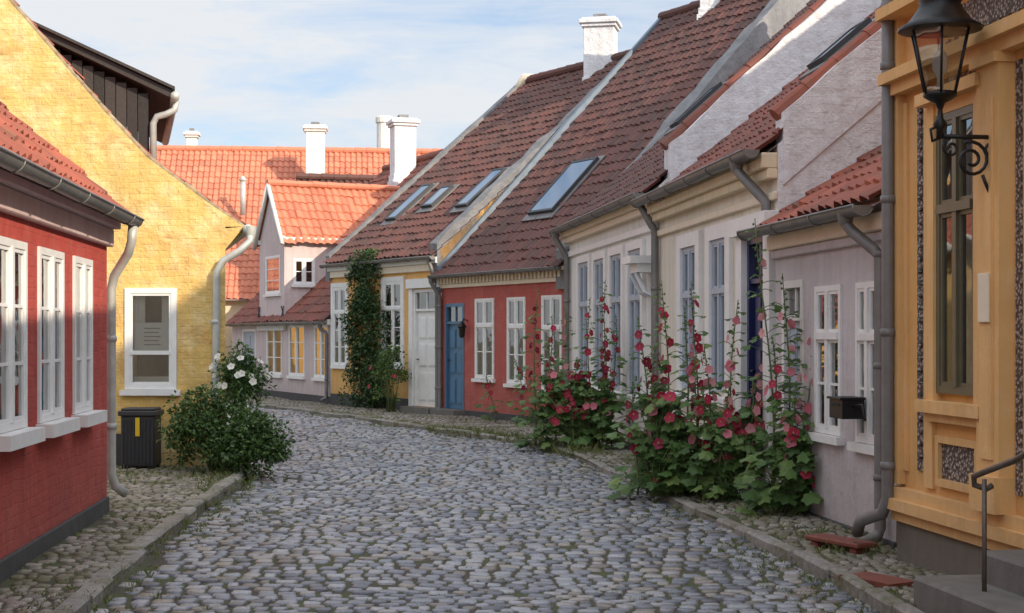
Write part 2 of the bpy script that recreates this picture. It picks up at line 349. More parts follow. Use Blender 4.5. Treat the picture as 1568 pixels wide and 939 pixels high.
def downpipe(mb,W,s,ds,d,z,zb,mat=M_zincD,r=.042,drop=.45,shoe=True):
    p=[W.P(s,d,z-.05),W.P(s,d,z-.14),W.P(s+ds*.15,d-.03,z-.2),W.P(s+ds*.85,.1,z-drop+.06),W.P(s+ds,.07,z-drop),W.P(s+ds,.07,zb+.14)]
    if shoe: p+=[W.P(s+ds,.09,zb+.08),W.P(s+ds,.2,zb+.03)]
    mb.tube(p,r,mat,12)
    mb.lathe(W.P(s,d,z-.16),[(r*1.0,0),(r*1.25,.03),(r*1.5,.1)],12,mat)
    zz=zb+.5
    while zz<z-drop:
        mb.lathe(W.P(s+ds,.07,zz),[(r,0),(r+.008,.005),(r+.008,.045),(r,.05)],12,mat);zz+=.85
def parapet(mb,W,s0,s1,ze,run,zr,up,mat,n=14,fd=.08,back=True,jit=.02,cap=None):
    for sg in ((0,1) if back else (0,)):
        js=[R(-jit,jit) for _ in range(n+1)];js2=[R(-jit,jit) for _ in range(n+1)];vs=[]
        for i in range(n+1):
            f=i/n;d=(fd-(run+fd)*f) if sg==0 else (-run*2-fd+(run+fd)*f);z=ze+(zr-ze)*f+up
            if sg==0: z=ze-(zr-ze)/run*fd+(zr-ze+(zr-ze)/run*fd)*f+up
            vs+=[W.P(s0,d,z-up-.4),W.P(s0,d,z+js[i]),W.P(s1,d,z+js2[i]),W.P(s1,d,z-up-.4)]
        fs=[]
        for i in range(n):
            o=i*4
            for k in range(4): fs.append((o+k,o+4+k,o+4+(k+1)%4,o+(k+1)%4))
        fs+=[(0,1,2,3),(n*4+3,n*4+2,n*4+1,n*4)]
        mb.add(vs,fs,mat,False,[(v[1],v[2]) for v in [tuple(a) for a in vs]])
    if cap:
        sm=(s0+s1)/2-.03;ridge(mb,W.P(sm,fd+.03,ze-(zr-ze)/run*fd+up-.02),W.P(sm,-run,zr+up-.02),cap,.085)
def chimney(mb,x,y,zb,zt,w,d,mat,rot=0,cap=True,pot=True):
    W=Wall((x-math.cos(rot)*w/2,y-math.sin(rot)*w/2),(x+math.cos(rot)*w/2,y+math.sin(rot)*w/2))
    mb.wbox(W,0,w,-d/2,d/2,zb,zt-.22,mat)
    mb.wbox(W,-.06,w+.06,-d/2-.06,d/2+.06,zb,zb+(zt-zb)*.2,mat)
    mb.wbox(W,-.03,w+.03,-d/2-.03,d/2+.03,zb+(zt-zb)*.2,zb+(zt-zb)*.28,mat)
    if cap:
        mb.wbox(W,-.05,w+.05,-d/2-.05,d/2+.05,zt-.22,zt-.14,mat);mb.wbox(W,-.1,w+.1,-d/2-.1,d/2+.1,zt-.14,zt-.05,mat);mb.wbox(W,-.04,w+.04,-d/2-.04,d/2+.04,zt-.05,zt,mat)
    if pot: mb.wbox(W,w*.28,w*.72,-d*.2,d*.2,zt,zt+.12,M_cement)
def roofsolve(W,ze,run,zr,px,py):
    u=(W.P(0,-run,zr)-W.P(0,0,ze)).normalized();P0=W.P(0,0,ze+.08)
    A=np.array([[(px-CX)/F,-W.t.x,-u.x],[1,-W.t.y,-u.y],[(HY-py)/F,-W.t.z,-u.z]])
    return np.linalg.solve(A,np.array([P0.x,P0.y,P0.z-H]))
def skylight(mb,W,ze,run,zr,lo,hi,w):
    a=roofsolve(W,ze,run,zr,*lo);b=roofsolve(W,ze,run,zr,*hi);sc=(a[1]+b[1])/2;q0,q1=sorted((a[2],b[2]))
    u=(W.P(0,-run,zr)-W.P(0,0,ze)).normalized();n=W.t.cross(u);P0=W.P(0,0,ze+.06)
    def P(s,q,h): return P0+W.t*s+u*q+n*h
    def bx(s0,s1,a0,a1,h0,h1,m):
        c=[P(s,q,h) for h in (h0,h1) for q in (a0,a1) for s in (s0,s1)]
        mb.add(c,[(0,1,3,2),(4,6,7,5),(2,3,7,6),(0,4,5,1),(0,2,6,4),(1,5,7,3)],m)
    s0,s1=sc-w/2,sc+w/2
    bx(s0-.1,s1+.1,q0-.15,q1+.1,.03,.055,M_zincD)
    for a_,b_,c_,d_ in ((s0,s0+.05,q0,q1),(s1-.05,s1,q0,q1),(s0+.05,s1-.05,q0,q0+.06),(s0+.05,s1-.05,q1-.06,q1)): bx(a_,b_,c_,d_,.05,.12,M_bin)
    mb.add([P(s0+.05,q0+.06,.11),P(s1-.05,q0+.06,.11),P(s1-.05,q1-.06,.11),P(s0+.05,q1-.06,.11)],[(0,1,2,3)],M_sky)
    bx(s0+.05,s1-.05,q0+.06,q1-.06,.06,.09,M_dark)
M_sky,_nt,_b=newmat('skylight_glass');_b.inputs['Base Color'].default_value=(.08,.16,.26,1);_b.inputs['Roughness'].default_value=.03;_b.inputs['IOR'].default_value=2.4
def house(name,W,ze,run,zr,wm,rm,ops=(),plinth=.2,pm=M_black,oh=.16,gm=None,tw=.19,s0=0,s1=None,rmat=None,roofback=True):
    L=W.L if s1 is None else s1
    par=empty(name,W.P((s0+L)/2,-run,0));mb=MB();gm=gm or wm
    wallgrid(mb,W,s0,L,-.1,ze+.03,[o for o in ops],wm,rmat=rmat)
    for s in (s0,L):
        pts=[(0,-.1),(0,ze+.03),(-run,zr+.02),(-2*run,ze+.03),(-2*run,-.1)]
        mb.add([W.P(s,d,z) for d,z in pts],[(0,1,2,3,4)],gm,False,pts)
    mb.quad([W.P(s0,-2*run,-.1),W.P(s0,-2*run,ze+.03),W.P(L,-2*run,ze+.03),W.P(L,-2*run,-.1)],gm,[(0,0),(0,ze),(L,ze),(L,0)])
    mb.obj('walls',par)
    mb=MB()
    cuts=sorted([(o[0],o[1]) for o in ops if o[2]<plinth]);a=s0-.005
    for c,d in cuts+[(L+.005,None)]:
        if c>a: mb.wbox(W,a,c,-.05,.025,-.1,plinth,pm)
        a=d
    mb.obj('plinth',par,.008)
    mb=MB();k=(zr-ze)/run
    A=W.P(s0-.02,oh,ze-oh*k+.1);B=W.P(L+.02,oh,ze-oh*k+.1);C=W.P(L+.02,-run,zr+.1);D=W.P(s0-.02,-run,zr+.1)
    tiles(mb,A,B,C,D,rm,tw)
    if roofback:
        A2=W.P(L+.02,-2*run-oh,ze-oh*k+.1);B2=W.P(s0-.02,-2*run-oh,ze-oh*k+.1);tiles(mb,A2,B2,D,C,rm,tw,res=4)
    ridge(mb,D+Vector((0,0,.04)),C+Vector((0,0,.04)),rm)
    mb.quad([W.P(s0,oh-.02,ze-oh*k+.06),W.P(s0,0,ze+.02),W.P(L,0,ze+.02),W.P(L,oh-.02,ze-oh*k+.06)],M_cornG)
    mb.obj('roof',par)
    return par
# ================================================================ WALL LINES
WrL=Wall((-3.32+.09*7.7,9.73-7.7),(-3.67,13.6))           # red house, left side
Wlf=Wall((-7.75,42.55),(-4.27,35.5))                      # far lavender house
Wmy=Wall((-4.27,35.5),(-1.49,31.25))                      # ochre house
Wmr=Wall((-1.49,31.25),(1.01,26.9))                       # red house, right side
Wwh=Wall((1.01,26.9),(1.93,19.75))
Wcr=Wall((1.93,19.75),(2.53,14.3))
Wlv=Wall((2.50,14.25),(2.888,11.3))
Wor=Wall((2.78,10.76),(5.13,-6.0))
def S(W,a,b,yt,yb,d=0):
    c=(a+b)/2;return (W.s(a,d),W.s(b,d),W.z(c,yb,d),W.z(c,yt,d))
# ---------------------------------------------------------------- left red house
W=WrL;zt,zb=2.30,1.02
prs=[(-13,38),(57,95),(111,139)]
ops=[(W.s(a),W.s(b),zb,zt) for a,b in prs]
w0=ops[0][0];
for k in range(1,4): ops.append((w0-k*1.42,w0-k*1.42+.9,zb,zt))
h=house('red_brick_house',W,2.80,3.6,6.0,M_redL,T_red,ops,plinth=.2,oh=.26,gm=M_whiteH)  # unseen gables whitened so the yellow house's window reflects something pale
mb=MB()
for o in ops: window(mb,W,*o,cols=2,rows=3,curt=.35,rec=-.02,fw=.055,silld=.13,sillh=.1)
mb.obj('windows',h,.004)
mb=MB();mb.wbox(W,W.L-.0,W.L+.02,-.25,.0,-.1,2.46,M_redL);mb.wbox(W,-.1,W.L+.04,-.02,.06,2.46,2.62,M_cornG);mb.wbox(W,-.1,W.L+.05,-.02,.12,2.62,2.72,M_cornG);mb.wbox(W,-.1,W.L+.06,-.02,.17,2.72,2.80,M_cornG);mb.obj('cornice',h,.01)
mb=MB();gutter(mb,W,-.2,W.L+.05,.25,2.72,M_zinc,.07)
mb.tube([W.P(W.L-.12,.25,2.64),W.P(W.L-.12,.24,2.5),W.P(W.L-.05,.2,2.4),W.P(W.L+.1,.05,2.2),W.P(W.L+.12,.02,2.08),W.P(W.L+.12,.02,.4),W.P(W.L+.14,.05,.28),W.P(W.L+.22,.13,.2)],.042,M_zincL,12)
for zz in (.8,1.6): mb.lathe(W.P(W.L+.12,.02,zz),[(.042,0),(.052,.005),(.052,.05),(.042,.055)],12,M_zincL)
mb.obj('gutter',h)
# ---------------------------------------------------------------- left yellow gable house (long walls run back to the left)
Y0=18.5;Y1=27.;SK=-.27
def yx(x,y): return x+SK*(y-Y0)
Wyg=Wall((-9.0,Y0),(-3.53,Y0));W=Wyg
h=empty('yellow_house',(-6.5,22.5,0));mb=MB()
rake=[(-3.30,2.98),(-3.75,3.30),(-4.5,3.86),(-5.0,4.40),(-5.5,4.98),(-6.14,5.72),(-7.3,7.1)]
o=(W.s(191),W.s(271),W.z(230,597),W.z(230,441))
wallgrid(mb,W,-3,W.L,-.1,2.98,[o],M_yelL,.1)
poly=[(-12,2.98),(-3.53,2.98),(-3.30,3.0)]+rake[1:]
pts=[Vector((x,Y0,z)) for x,z in poly];cen=Vector((-7,Y0,3.4))
vs=pts+[cen];mb.add(vs,[(i,(i+1)%len(pts),len(pts)) for i in range(len(pts))],M_yelL,False,[(v.x+9,v.z) for v in vs])
mb.add([(-3.53,Y0,2.72),(-3.30,Y0,3.0),(-3.53,Y0,3.0)],[(0,1,2)],M_yelL,False,[(0,0),(.2,.3),(0,.3)])
mb.quad([(-3.53,Y0,-.1),(yx(-3.53,Y1),Y1,-.1),(yx(-3.53,Y1),Y1,2.98),(-3.53,Y0,2.98)],M_yelL,[(0,0),(8.5,0),(8.5,3),(0,3)])
mb.quad([(yx(-12,Y1),Y1,-.1),(yx(-3.53,Y1),Y1,-.1),(yx(-3.53,Y1),Y1,2.98),(yx(-12,Y1),Y1,2.98)],M_yelL);mb.add([(yx(-12,Y1),Y1,2.98),(yx(-3.53,Y1),Y1,2.98),(yx(-7.3,Y1),Y1,7.1)],[(0,1,2)],M_yelL)
mb.obj('walls',h)
mb=MB()
for (x0,z0),(x1,z1) in zip(rake,rake[1:]):
    tiles(mb,(x0,Y0+.12,z0+.0),(yx(x0,Y1),Y1,z0+.0),(yx(x1,Y1),Y1,z1+.0),(x1,Y0+.12,z1+.0),T_red,sag=0)
    n=5
    for i in range(n):
        a=Vector((x0,Y0+.05,z0)).lerp(Vector((x1,Y0+.05,z1)),i/n);b=Vector((x0,Y0+.05,z0)).lerp(Vector((x1,Y0+.05,z1)),(i+1)/n)
        mb.tube([a+Vector((0,0,R(-.008,.008))),b+Vector((0,0,R(-.008,.008)))],[R(.03,.042),R(.03,.042)],M_verge,8)
tiles(mb,(yx(-12,Y1),Y1,2.98),(-12,Y0,2.98),(-7.3,Y0,7.1),(yx(-7.3,Y1),Y1,7.1),T_red)
mb.obj('roof',h)
mb=MB();window(mb,W,*o,cols=1,rows=1,trans=None,curt=0,rec=-.02,fw=.07,sill=M_white)
zm=o[2]+(o[3]-o[2])*.36;mb.wbox(W,o[0]+.07,o[1]-.07,-.03,.025,zm-.02,zm+.03,M_white)
zc=o[2]+(o[3]-o[2])*.66
mb.wbox(W,o[0]+.1,o[1]-.1,-.085,-.075,zm+.03,zc+.0,M_paper)
for q in range(5): mb.wbox(W,o[0]+.22,o[1]-.22-.02*(q%2),-.075,-.072,zc-.08-q*.05,zc-.065-q*.05,M_zinc)
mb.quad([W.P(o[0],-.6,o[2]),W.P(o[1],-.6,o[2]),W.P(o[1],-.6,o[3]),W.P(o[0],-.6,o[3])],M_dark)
for side in (0,1):
    vs=[]
    for j in range(13):
        f=j/12;x=(o[0]+.02+.2*f) if side==0 else (o[1]-.02-.2*f)
        vs+=[W.P(x,-.12+.015*math.sin(j*1.9),zm),W.P(x,-.12+.015*math.sin(j*1.9),o[3])]
    mb.add(vs,[(2*j,2*j+2,2*j+3,2*j+1) for j in range(12)],M_curt,True)
mb.wbox(W,o[0]+.05,o[1]-.05,-.16,-.14,o[2],o[2]+.16,M_curt)
mb.obj('window',h,.005)
mb=MB();mb.wbox(W,W.s(176),W.s(186),0.,.02,0,.45,M_black)
mb.tube([(-3.22,Y0+.0,2.94),(-3.22,Y0-.03,2.82),(-3.33,Y0-.08,2.70),(-3.54,Y0-.08,2.58),(-3.62,Y0-.08,2.44),(-3.64,Y0-.08,.5),(-3.64,Y0-.08,.12)],.045,M_zincL,12)
for zz in (.9,1.8): mb.lathe((-3.64,Y0-.08,zz),[(.045,0),(.055,.005),(.055,.05),(.045,.055)],12,M_zincL)
mb.tube([(-3.24,Y0-.05,2.97),(yx(-3.24,Y1),Y1,2.97)],.06,M_zincL,10)
mb.lathe((-3.22,Y0,2.84),[(.045,0),(.07,.1),(.075,.16)],12,M_zincL);mb.obj('gutter',h)
# tarred dormer on its roof
mb=MB();x=-4.83;y0,y1=20,24.5;ds=SK*(y1-y0)
n=9
for i in range(n):
    xa=-6.15+(x+6.15)*i/n;xb=-6.15+(x+6.15)*(i+1)/n
    Wd=Wall((xa,y0),(xb-.012,y0));mb.wbox(Wd,0,Wd.L,-.03,R(0,.012),3.5,4.88+(x-xb)*.5,M_board)
mb.add([(x,y0,3.5),(x+ds,y1,3.5),(x+ds,y1,4.9),(x,y0,4.9)],[(0,1,2,3)],M_board)
for z0_,dz,e in ((4.93,.1,0),(5.03,.04,.06)):
    a=(-4.5+e,z0_-.13);b=(-6.6,z0_-.13+1.0)
    vs=[(a[0],y0-.15-e,a[1]),(b[0],y0-.15-e,b[1]),(b[0],y0-.15-e,b[1]+dz),(a[0],y0-.15-e,a[1]+dz),(a[0]+ds,y1,a[1]),(b[0]+ds,y1,b[1]),(b[0]+ds,y1,b[1]+dz),(a[0]+ds,y1,a[1]+dz)]
    mb.add(vs,[(0,1,2,3),(4,7,6,5),(0,3,7,4),(3,2,6,7),(0,4,5,1)],M_board)
mb.tube([(-4.44,y0-.2,4.82),(-4.44+ds,y1,4.82)],.06,M_zincL,10)
mb.tube([(-4.47,y0,4.78),(-4.49,y0-.02,4.66),(-4.6,y0-.03,4.6),(-4.72,y0-.03,4.57),(-4.77,y0-.03,4.48),(-4.77,y0-.03,3.9)],.045,M_zincL,10)
mb.obj('dormer',h)
# ---------------------------------------------------------------- far lavender house
W=Wlf;ze=2.08;run=4.7;zr=6.55
win=[S(W,409,432,497,574),S(W,443,467,497,576),S(W,482,503,497,579)]
dr=(W.s(372),W.s(392),.08,1.85)
h=house('lavender_house',W,ze,run,zr,M_lav,T_dkred,win+[dr],plinth=.22,s0=W.s(356),oh=.18)
mb=MB()
for o in win: window(mb,W,*o,cols=2,rows=3,curt=.6)
door(mb,W,*dr,M_grey,trans=0);mb.obj('windows',h,.004)
mb=MB();mb.wbox(W,W.s(356),W.L,-.02,.1,ze-.16,ze-.03,M_whiteH);gutter(mb,W,W.s(354),W.L-.05,.22,ze-.08);downpipe(mb,W,W.L-.2,.05,.22,ze-.08,.1,drop=.3);mb.obj('gutter',h)
a,b=W.s(399),W.s(437);c=(a+b)/2;zE=W.z(418,368);zP=W.z(418,286);mb=MB()
ow=(W.s(409),W.s(431),W.z(420,450),W.z(420,392))
Wd=Wall(W.P(0,.03,0)[:2],W.P(W.L,.03,0)[:2])
wallgrid(mb,Wd,a,b,ze-.25,zE,[ow],M_lav);mb.add([Wd.P(a,0,zE),Wd.P(b,0,zE),Wd.P(c,0,zP)],[(0,1,2)],M_lav)
Wside=Wall(Wd.P(b,0,0)[:2],Wd.P(b,-3.4,0)[:2]);so=S(Wside,449,482,396,436)
wallgrid(mb,Wside,0,3.3,ze-.25,zE,[so],M_lav);mb.quad([Wd.P(a,0,ze-.3),Wd.P(a,-3,ze-.3),Wd.P(a,-3,zE),Wd.P(a,0,zE)],M_lav)
for s_ in (a,b): mb.wbox(Wd,s_-.08,s_+.08,-.0,.05,zE-.06,zE+.05,M_whiteH)
mb.wbox(Wd,a-.1,b+.1,-.02,.05,ze-.28,ze-.12,M_whiteH);mb.wbox(Wside,0,3.2,-.02,.06,zE-.12,zE+.02,M_whiteH)
mb.obj('dormer_walls',h)
mb=MB();ov=.16;kk=(zP-zE)/(b-c)
tiles(mb,Wd.P(b+ov,.1,zE-ov*kk+.06),Wd.P(b+ov,-3.6,zE-ov*kk+.06),Wd.P(c,-3.6,zP+.06),Wd.P(c,.1,zP+.06),T_orange)
tiles(mb,Wd.P(a-ov,-3.6,zE-ov*kk+.06),Wd.P(a-ov,.1,zE-ov*kk+.06),Wd.P(c,.1,zP+.06),Wd.P(c,-3.6,zP+.06),T_orange)
ridge(mb,Wd.P(c,.12,zP+.1),Wd.P(c,-3.6,zP+.1),T_orange,.09)
for s_ in (a-ov,b+ov): mb.tube([Wd.P(s_,.1,zE-ov*kk+.04),Wd.P(c,.1,zP+.06)],.06,M_whiteH,6)
mb.obj('dormer_roof',h)
mb=MB();window(mb,Wd,*ow,cols=1,rows=3,curt=.5);window(mb,Wside,*so,cols=2,rows=2,frame=M_white,curt=0,rec=-.01);
for s_ in (a+.05,b-.05):
    for sg in (-1,1): mb.tube([Wd.P(s_-.1*sg,.03,ze+.05),Wd.P(s_+.1*sg,.03,ze+.35)],.015,M_iron,6)
mb.obj('dormer_windows',h,.004)
mb=MB();chimney(mb,(617-CX)/F*42.5,42.5,5.6,H+(HY-183)/F*42.5,.62,.62,M_whiteW,.3);mb.obj('chimney',h,.01)
# ---------------------------------------------------------------- ochre house
W=Wmy;ze,run,zr=3.42,5.46,8.04
sk_my=[((597,340),(662,286),.5),((655,320),(690,289),.5),((704,320),(774,262),.5)]
wn=[S(W,588,616,431,560),S(W,511,531,440,560)];dr=(W.s(634),W.s(671),.16,2.65)
h=house('ochre_house',W,ze,run,zr,M_yelM,T_brown,wn+[dr],plinth=.3,oh=.2)
mb=MB()
for o in wn:
    window(mb,W,*o,cols=2,rows=3,trans=.68,curt=.5)
    for e in (o[0]-.1,o[1]): mb.wbox(W,e,e+.1,0,.03,o[2]-.07,o[3]+.1,M_white)
    mb.wbox(W,o[0],o[1],0,.03,o[3],o[3]+.1,M_white)
mb.obj('windows',h,.004)
mb=MB();door(mb,W,*dr,M_white,trans=.35)
for e in (dr[0]-.16,dr[1]): mb.wbox(W,e,e+.16,0,.05,.1,dr[3]+.02,M_white)
mb.wbox(W,dr[0]-.2,dr[1]+.2,0,.1,dr[3]+.02,dr[3]+.22,M_white);mb.obj('door',h,.005)
mb=MB();mb.wbox(W,0,W.L,0,.07,ze-.4,ze-.25,M_creamT);mb.wbox(W,0,W.L,0,.12,ze-.25,ze-.12,M_white);mb.obj('cornice',h,.01)
mb=MB();gutter(mb,W,-.05,W.L+.05,.22,ze-.1);downpipe(mb,W,W.L-.1,.08,.22,ze-.1,.05,drop=.6);mb.obj('gutter',h)
mb=MB();parapet(mb,W,-.14,.06,ze,run,zr,.2,M_cement);parapet(mb,W,W.L-.3,W.L+.0,ze,run,zr,.26,M_cement,jit=.05,n=24);mb.obj('parapets',h)
mb=MB();
for a in sk_my: skylight(mb,W,ze,run,zr,*a)
mb.obj('skylights',h)
mb=MB();chimney(mb,2.1,35.6,7.2,9.15,.72,.66,M_whiteW,-.2);mb.tube([(.1,38.5,7.9),(.35,38.4,8.22),(.6,38.2,8.2)],[.12,.17,.12],M_creamT,8);mb.obj('chimney',h,.01)
# ---------------------------------------------------------------- red house, right
W=Wmr;ze,run,zr=2.98,5.65,8.75
wn=[S(W,728,757,457,580),S(W,777,805,455,588),S(W,830,861,452,600)];dr=(W.s(682),W.s(711),.16,2.32)
h=house('red_cottage',W,ze,run,zr,M_redR,T_brown,wn+[dr],plinth=.16,oh=.2)
mb=MB()
for o in wn: window(mb,W,*o,cols=2,rows=2,trans=.66,curt=.6)
mb.obj('windows',h,.004)
mb=MB();door(mb,W,*dr,M_blue,frame=M_blue,trans=.3)
p=dr[1]+.16;mb.tube([W.P(p,.0,1.95),W.P(p,.1,2.0),W.P(p,.14,1.9)],.012,M_iron,6);mb.lathe(W.P(p,.14,1.62),[(.03,0),(.055,.03),(.075,.2),(.1,.22),(.04,.3),(.0,.34)],8,M_iron,False);mb.obj('door',h,.004)
mb=MB();mb.wbox(W,0,W.L,0,.05,ze-.34,ze-.26,M_creamT);mb.wbox(W,0,W.L,0,.13,ze-.14,ze-.08,M_creamT)
s=.04
while s<W.L-.1: mb.wbox(W,s,s+.07,0,.1,ze-.26,ze-.14,M_creamT);s+=.14
mb.obj('dentil_cornice',h,.004)
mb=MB();gutter(mb,W,.02,W.L,.24,ze-.08);downpipe(mb,W,.05,.06,.24,ze-.08,.05,drop=.45);mb.obj('gutter',h)
mb=MB();parapet(mb,W,-.04,.08,ze,run,zr,.2,M_lead,jit=.01);parapet(mb,W,W.L-.3,W.L+.1,ze,run,zr,.32,M_cement,jit=.05,n=24);skylight(mb,W,ze,run,zr,(838,328),(893,250),.95);mb.obj('parapets',h)
mb=MB();chimney(mb,4.45,32.4,8.2,9.95,.7,.6,M_whiteW,-.3);mb.obj('chimney',h,.01)
# ---------------------------------------------------------------- white house
W=Wwh;ze,run,zr=3.6,5.3,8.4
wn=[S(W,889,904,402,592),S(W,913,928,397,594),S(W,938,955,390,596),S(W,966,985,382,602)]
h=house('white_house',W,ze,run,zr,M_whiteH,T_brown,wn,plinth=.12,oh=.2)
mb=MB()
for o in wn:
    window(mb,W,*o,cols=2,rows=1,trans=.66,frame=M_grey,curt=.6,sill=None)
    for e in (o[0]-.16,o[1]): mb.wbox(W,e,e+.16,0,.05,o[2]-.1,o[3]+.12,M_white)
    mb.wbox(W,o[0],o[1],0,.05,o[3],o[3]+.12,M_white)
    mb.wbox(W,o[0]-.2,o[1]+.2,0,.1,o[2]-.12,o[2]-.04,M_white)
mb.wbox(W,wn[-1][1]+.25,W.L-.15,0,.35,2.62,2.72,M_white);mb.wbox(W,wn[-1][1]+.3,W.L-.2,0,.25,2.5,2.62,M_white)
for e in (wn[-1][1]+.35,W.L-.3): mb.tube([W.P(e,.02,2.2),W.P(e,.12,2.25),W.P(e,.24,2.5)],.035,M_white,8)
mb.obj('windows',h,.005)
mb=MB();mb.wbox(W,0,W.L,0,.05,ze-.55,ze-.45,M_white);mb.wbox(W,0,W.L,0,.09,ze-.3,ze-.2,M_creamT);mb.wbox(W,0,W.L,0,.15,ze-.2,ze-.07,M_creamT);mb.wbox(W,0,W.L,0,.04,.75,.83,M_white);mb.obj('cornice',h,.01)
mb=MB();gutter(mb,W,-.1,W.L,.26,ze-.06,M_zinc,.075);downpipe(mb,W,.15,.1,.26,ze-.06,.05,r=.05,drop=.5);downpipe(mb,W,W.L-.12,.2,.26,ze-.02,.05,r=.05,drop=.55);mb.obj('gutter',h)
mb=MB();parapet(mb,W,W.L-.2,W.L+.14,ze,run,zr,.46,M_whiteW,fd=-.12,jit=.04,n=20,cap=T_dkred);skylight(mb,W,ze,run,zr,(1047,190),(1093,142),.6);mb.obj('parapets',h)
# ---------------------------------------------------------------- cream house
W=Wcr;ze,run,zr=3.45,5.2,7.85
wn=[S(W,1047,1070,378,596),S(W,1092,1116,366,600)];dr=(W.s(1146),W.s(1180),.3,W.z(1160,362))
h=house('cream_house',W,ze,run,zr,M_creamF,T_dkred,wn+[dr],plinth=.14,oh=.2,gm=M_whiteW)
mb=MB()
for o in wn:
    window(mb,W,*o,cols=2,rows=1,trans=.66,frame=M_grey,curt=.6,sill=None)
    for e in (o[0]-.2,o[1]): mb.wbox(W,e,e+.2,0,.05,o[2]-.1,o[3]+.16,M_white)
    mb.wbox(W,o[0],o[1],0,.05,o[3],o[3]+.16,M_white);mb.wbox(W,o[0]-.25,o[1]+.25,0,.12,o[2]-.14,o[2]-.06,M_white)
mb.obj('windows',h,.005)
mb=MB();door(mb,W,*dr,M_navy,frame=M_navy,trans=.35)
for e in (dr[0]-.22,dr[1]): mb.wbox(W,e,e+.22,0,.08,.1,dr[3]+.02,M_white)
mb.wbox(W,dr[0]-.26,dr[1]+.26,0,.14,dr[3]+.02,dr[3]+.2,M_white);mb.obj('door',h,.005)
mb=MB();mb.wbox(W,0,W.L,0,.05,ze-.5,ze-.42,M_creamT);mb.wbox(W,0,W.L,0,.1,ze-.3,ze-.2,M_cream);mb.wbox(W,0,W.L,0,.16,ze-.2,ze-.05,M_cream);mb.obj('cornice',h,.01)
mb=MB();gutter(mb,W,-.1,W.L+.05,.27,ze-.02,M_zinc,.08);downpipe(mb,W,W.L-.5,.35,.27,ze-.02,2.6,r=.05,drop=.5,shoe=False);mb.obj('gutter',h)
mb=MB();parapet(mb,W,W.L-.24,W.L+.02,ze,run,zr,.3,M_whiteW,fd=-.05,jit=.03,n=20,cap=T_red);skylight(mb,W,ze,run,zr,(1262,100),(1320,47),.6);mb.obj('parapet',h)
# ---------------------------------------------------------------- near lavender house
W=Wlv;ze,run,zr=2.70,4.8,5.85
wn=[S(W,1250,1290,437,665),S(W,1313,1350,431,680)];dr=(W.s(1199),W.s(1231),.2,2.16)
h=house('pale_lavender_house',W,ze,run,zr,M_lavR,T_red,wn+[dr],plinth=.1,oh=.2)
mb=MB()
for o in wn: window(mb,W,*o,cols=2,rows=2,trans=.66,frame=M_white,curt=.7,sill=M_white)
mb.obj('windows',h,.004)
mb=MB();door(mb,W,*dr,M_grey,frame=M_whiteH,trans=.25);mb.obj('door',h,.004)
mb=MB();mb.wbox(W,0,W.L,0,.05,ze-.32,ze-.24,M_lavR);mb.wbox(W,0,W.L,0,.09,ze-.24,ze-.1,M_creamT);mb.obj('cornice',h,.01)
mb=MB();gutter(mb,W,-.2,W.L-.05,.24,ze-.05,M_zinc,.075);downpipe(mb,W,W.L-.42,.28,.24,ze-.03,.05,r=.045,drop=.42,mat=M_zincD);mb.obj('gutter',h)
# ---------------------------------------------------------------- orange house
W=Wor;ze,run,zr=6.3,4.6,9.8
o=(W.s(1443),W.s(1505),1.27,3.12);ops=[o]
s=o[1]+3.0
while s<W.L-1.2: ops.append((s,s+.8,1.27,3.12));s+=1.7
for s in [o[0]+1.7*i for i in range(9)]: ops.append((s,s+.8,4.1,5.6))
dr=(o[1]+1.0,o[1]+2.0,.45,2.9);ops.append(dr)
ops=[q for q in ops if q[1]<W.L]
h=house('orange_townhouse',W,ze,run,zr,M_orange,T_brown,ops,plinth=.34,pm=M_stoneP,oh=.25)
mb=MB()
for q in ops:
    if q is dr: continue
    window(mb,W,*q,cols=2,rows=1,trans=.66,frame=M_olive,curt=.8,rec=-.045,sill=None,fw=.05)
mb.obj('windows',h,.004)
mb=MB();door(mb,W,*dr,M_olive,frame=M_olive,step=False);mb.obj('door',h,.004)
mb=MB()
def ob(s0,s1,d0,d1,z0,z1,m=M_orangeT): mb.wbox(W,s0,s1,d0,d1,z0,z1,m)
s0=o[0];s1=o[1]
ob(-.01,.1,0,.06,.6,6.2);ob(.1,.16,0,.02,.7,3.3,M_orangeT)
def strip(a,b,z0,z1): ob(a,b,0,.012,z0,z1,M_orn)
sA=W.s(1407);sB=W.s(1420);strip(sA,sB,.72,3.3)
ob(sB+.005,s0-.10,0,.03,.62,3.28)
for e in (s0-.1,s1+.0): ob(e,e+.1,0,.065,1.22,3.2)
ob(s0-.16,s1+.16,0,.13,3.2,3.28);ob(s0,s1,.0,.05,3.12,3.2)
strip(s0,s1,3.30,3.38)
ob(s0-.18,s1+.18,0,.12,1.14,1.22);ob(s0-.14,s1+.14,0,.07,1.08,1.14)
strip(s0+.02,s1-.04,.70,.94)
for a,b,c,d in ((s0-.03,s0+.02,.65,.99),(s1-.04,s1+.01,.65,.99),(s0+.02,s1-.04,.65,.70),(s0+.02,s1-.04,.94,.99)): ob(a,b,0,.04,c,d)
ob(s1+.12,s1+.42,0,.1,.6,3.3);ob(s1+.19,s1+.35,.1,.115,.9,3.1);ob(s1+.10,s1+.44,.0,.14,.58,.8);ob(s1+.1,s1+.44,0,.14,3.3,3.36)
strip(s1+.46,s1+.53,.7,3.3)
ob(-.02,s1+.9,0,.07,.5,.58);ob(-.02,s1+.9,0,.11,.42,.5);ob(-.02,s1+.9,0,.06,.34,.42)
ob(-.02,W.L,0,.16,3.44,3.52);ob(-.02,W.L,0,.1,3.36,3.44)
strip(s1-.3,W.L,3.60,3.80);ob(-.02,W.L,0,.18,3.9,3.98);ob(-.02,W.L,0,.2,6.0,6.2)
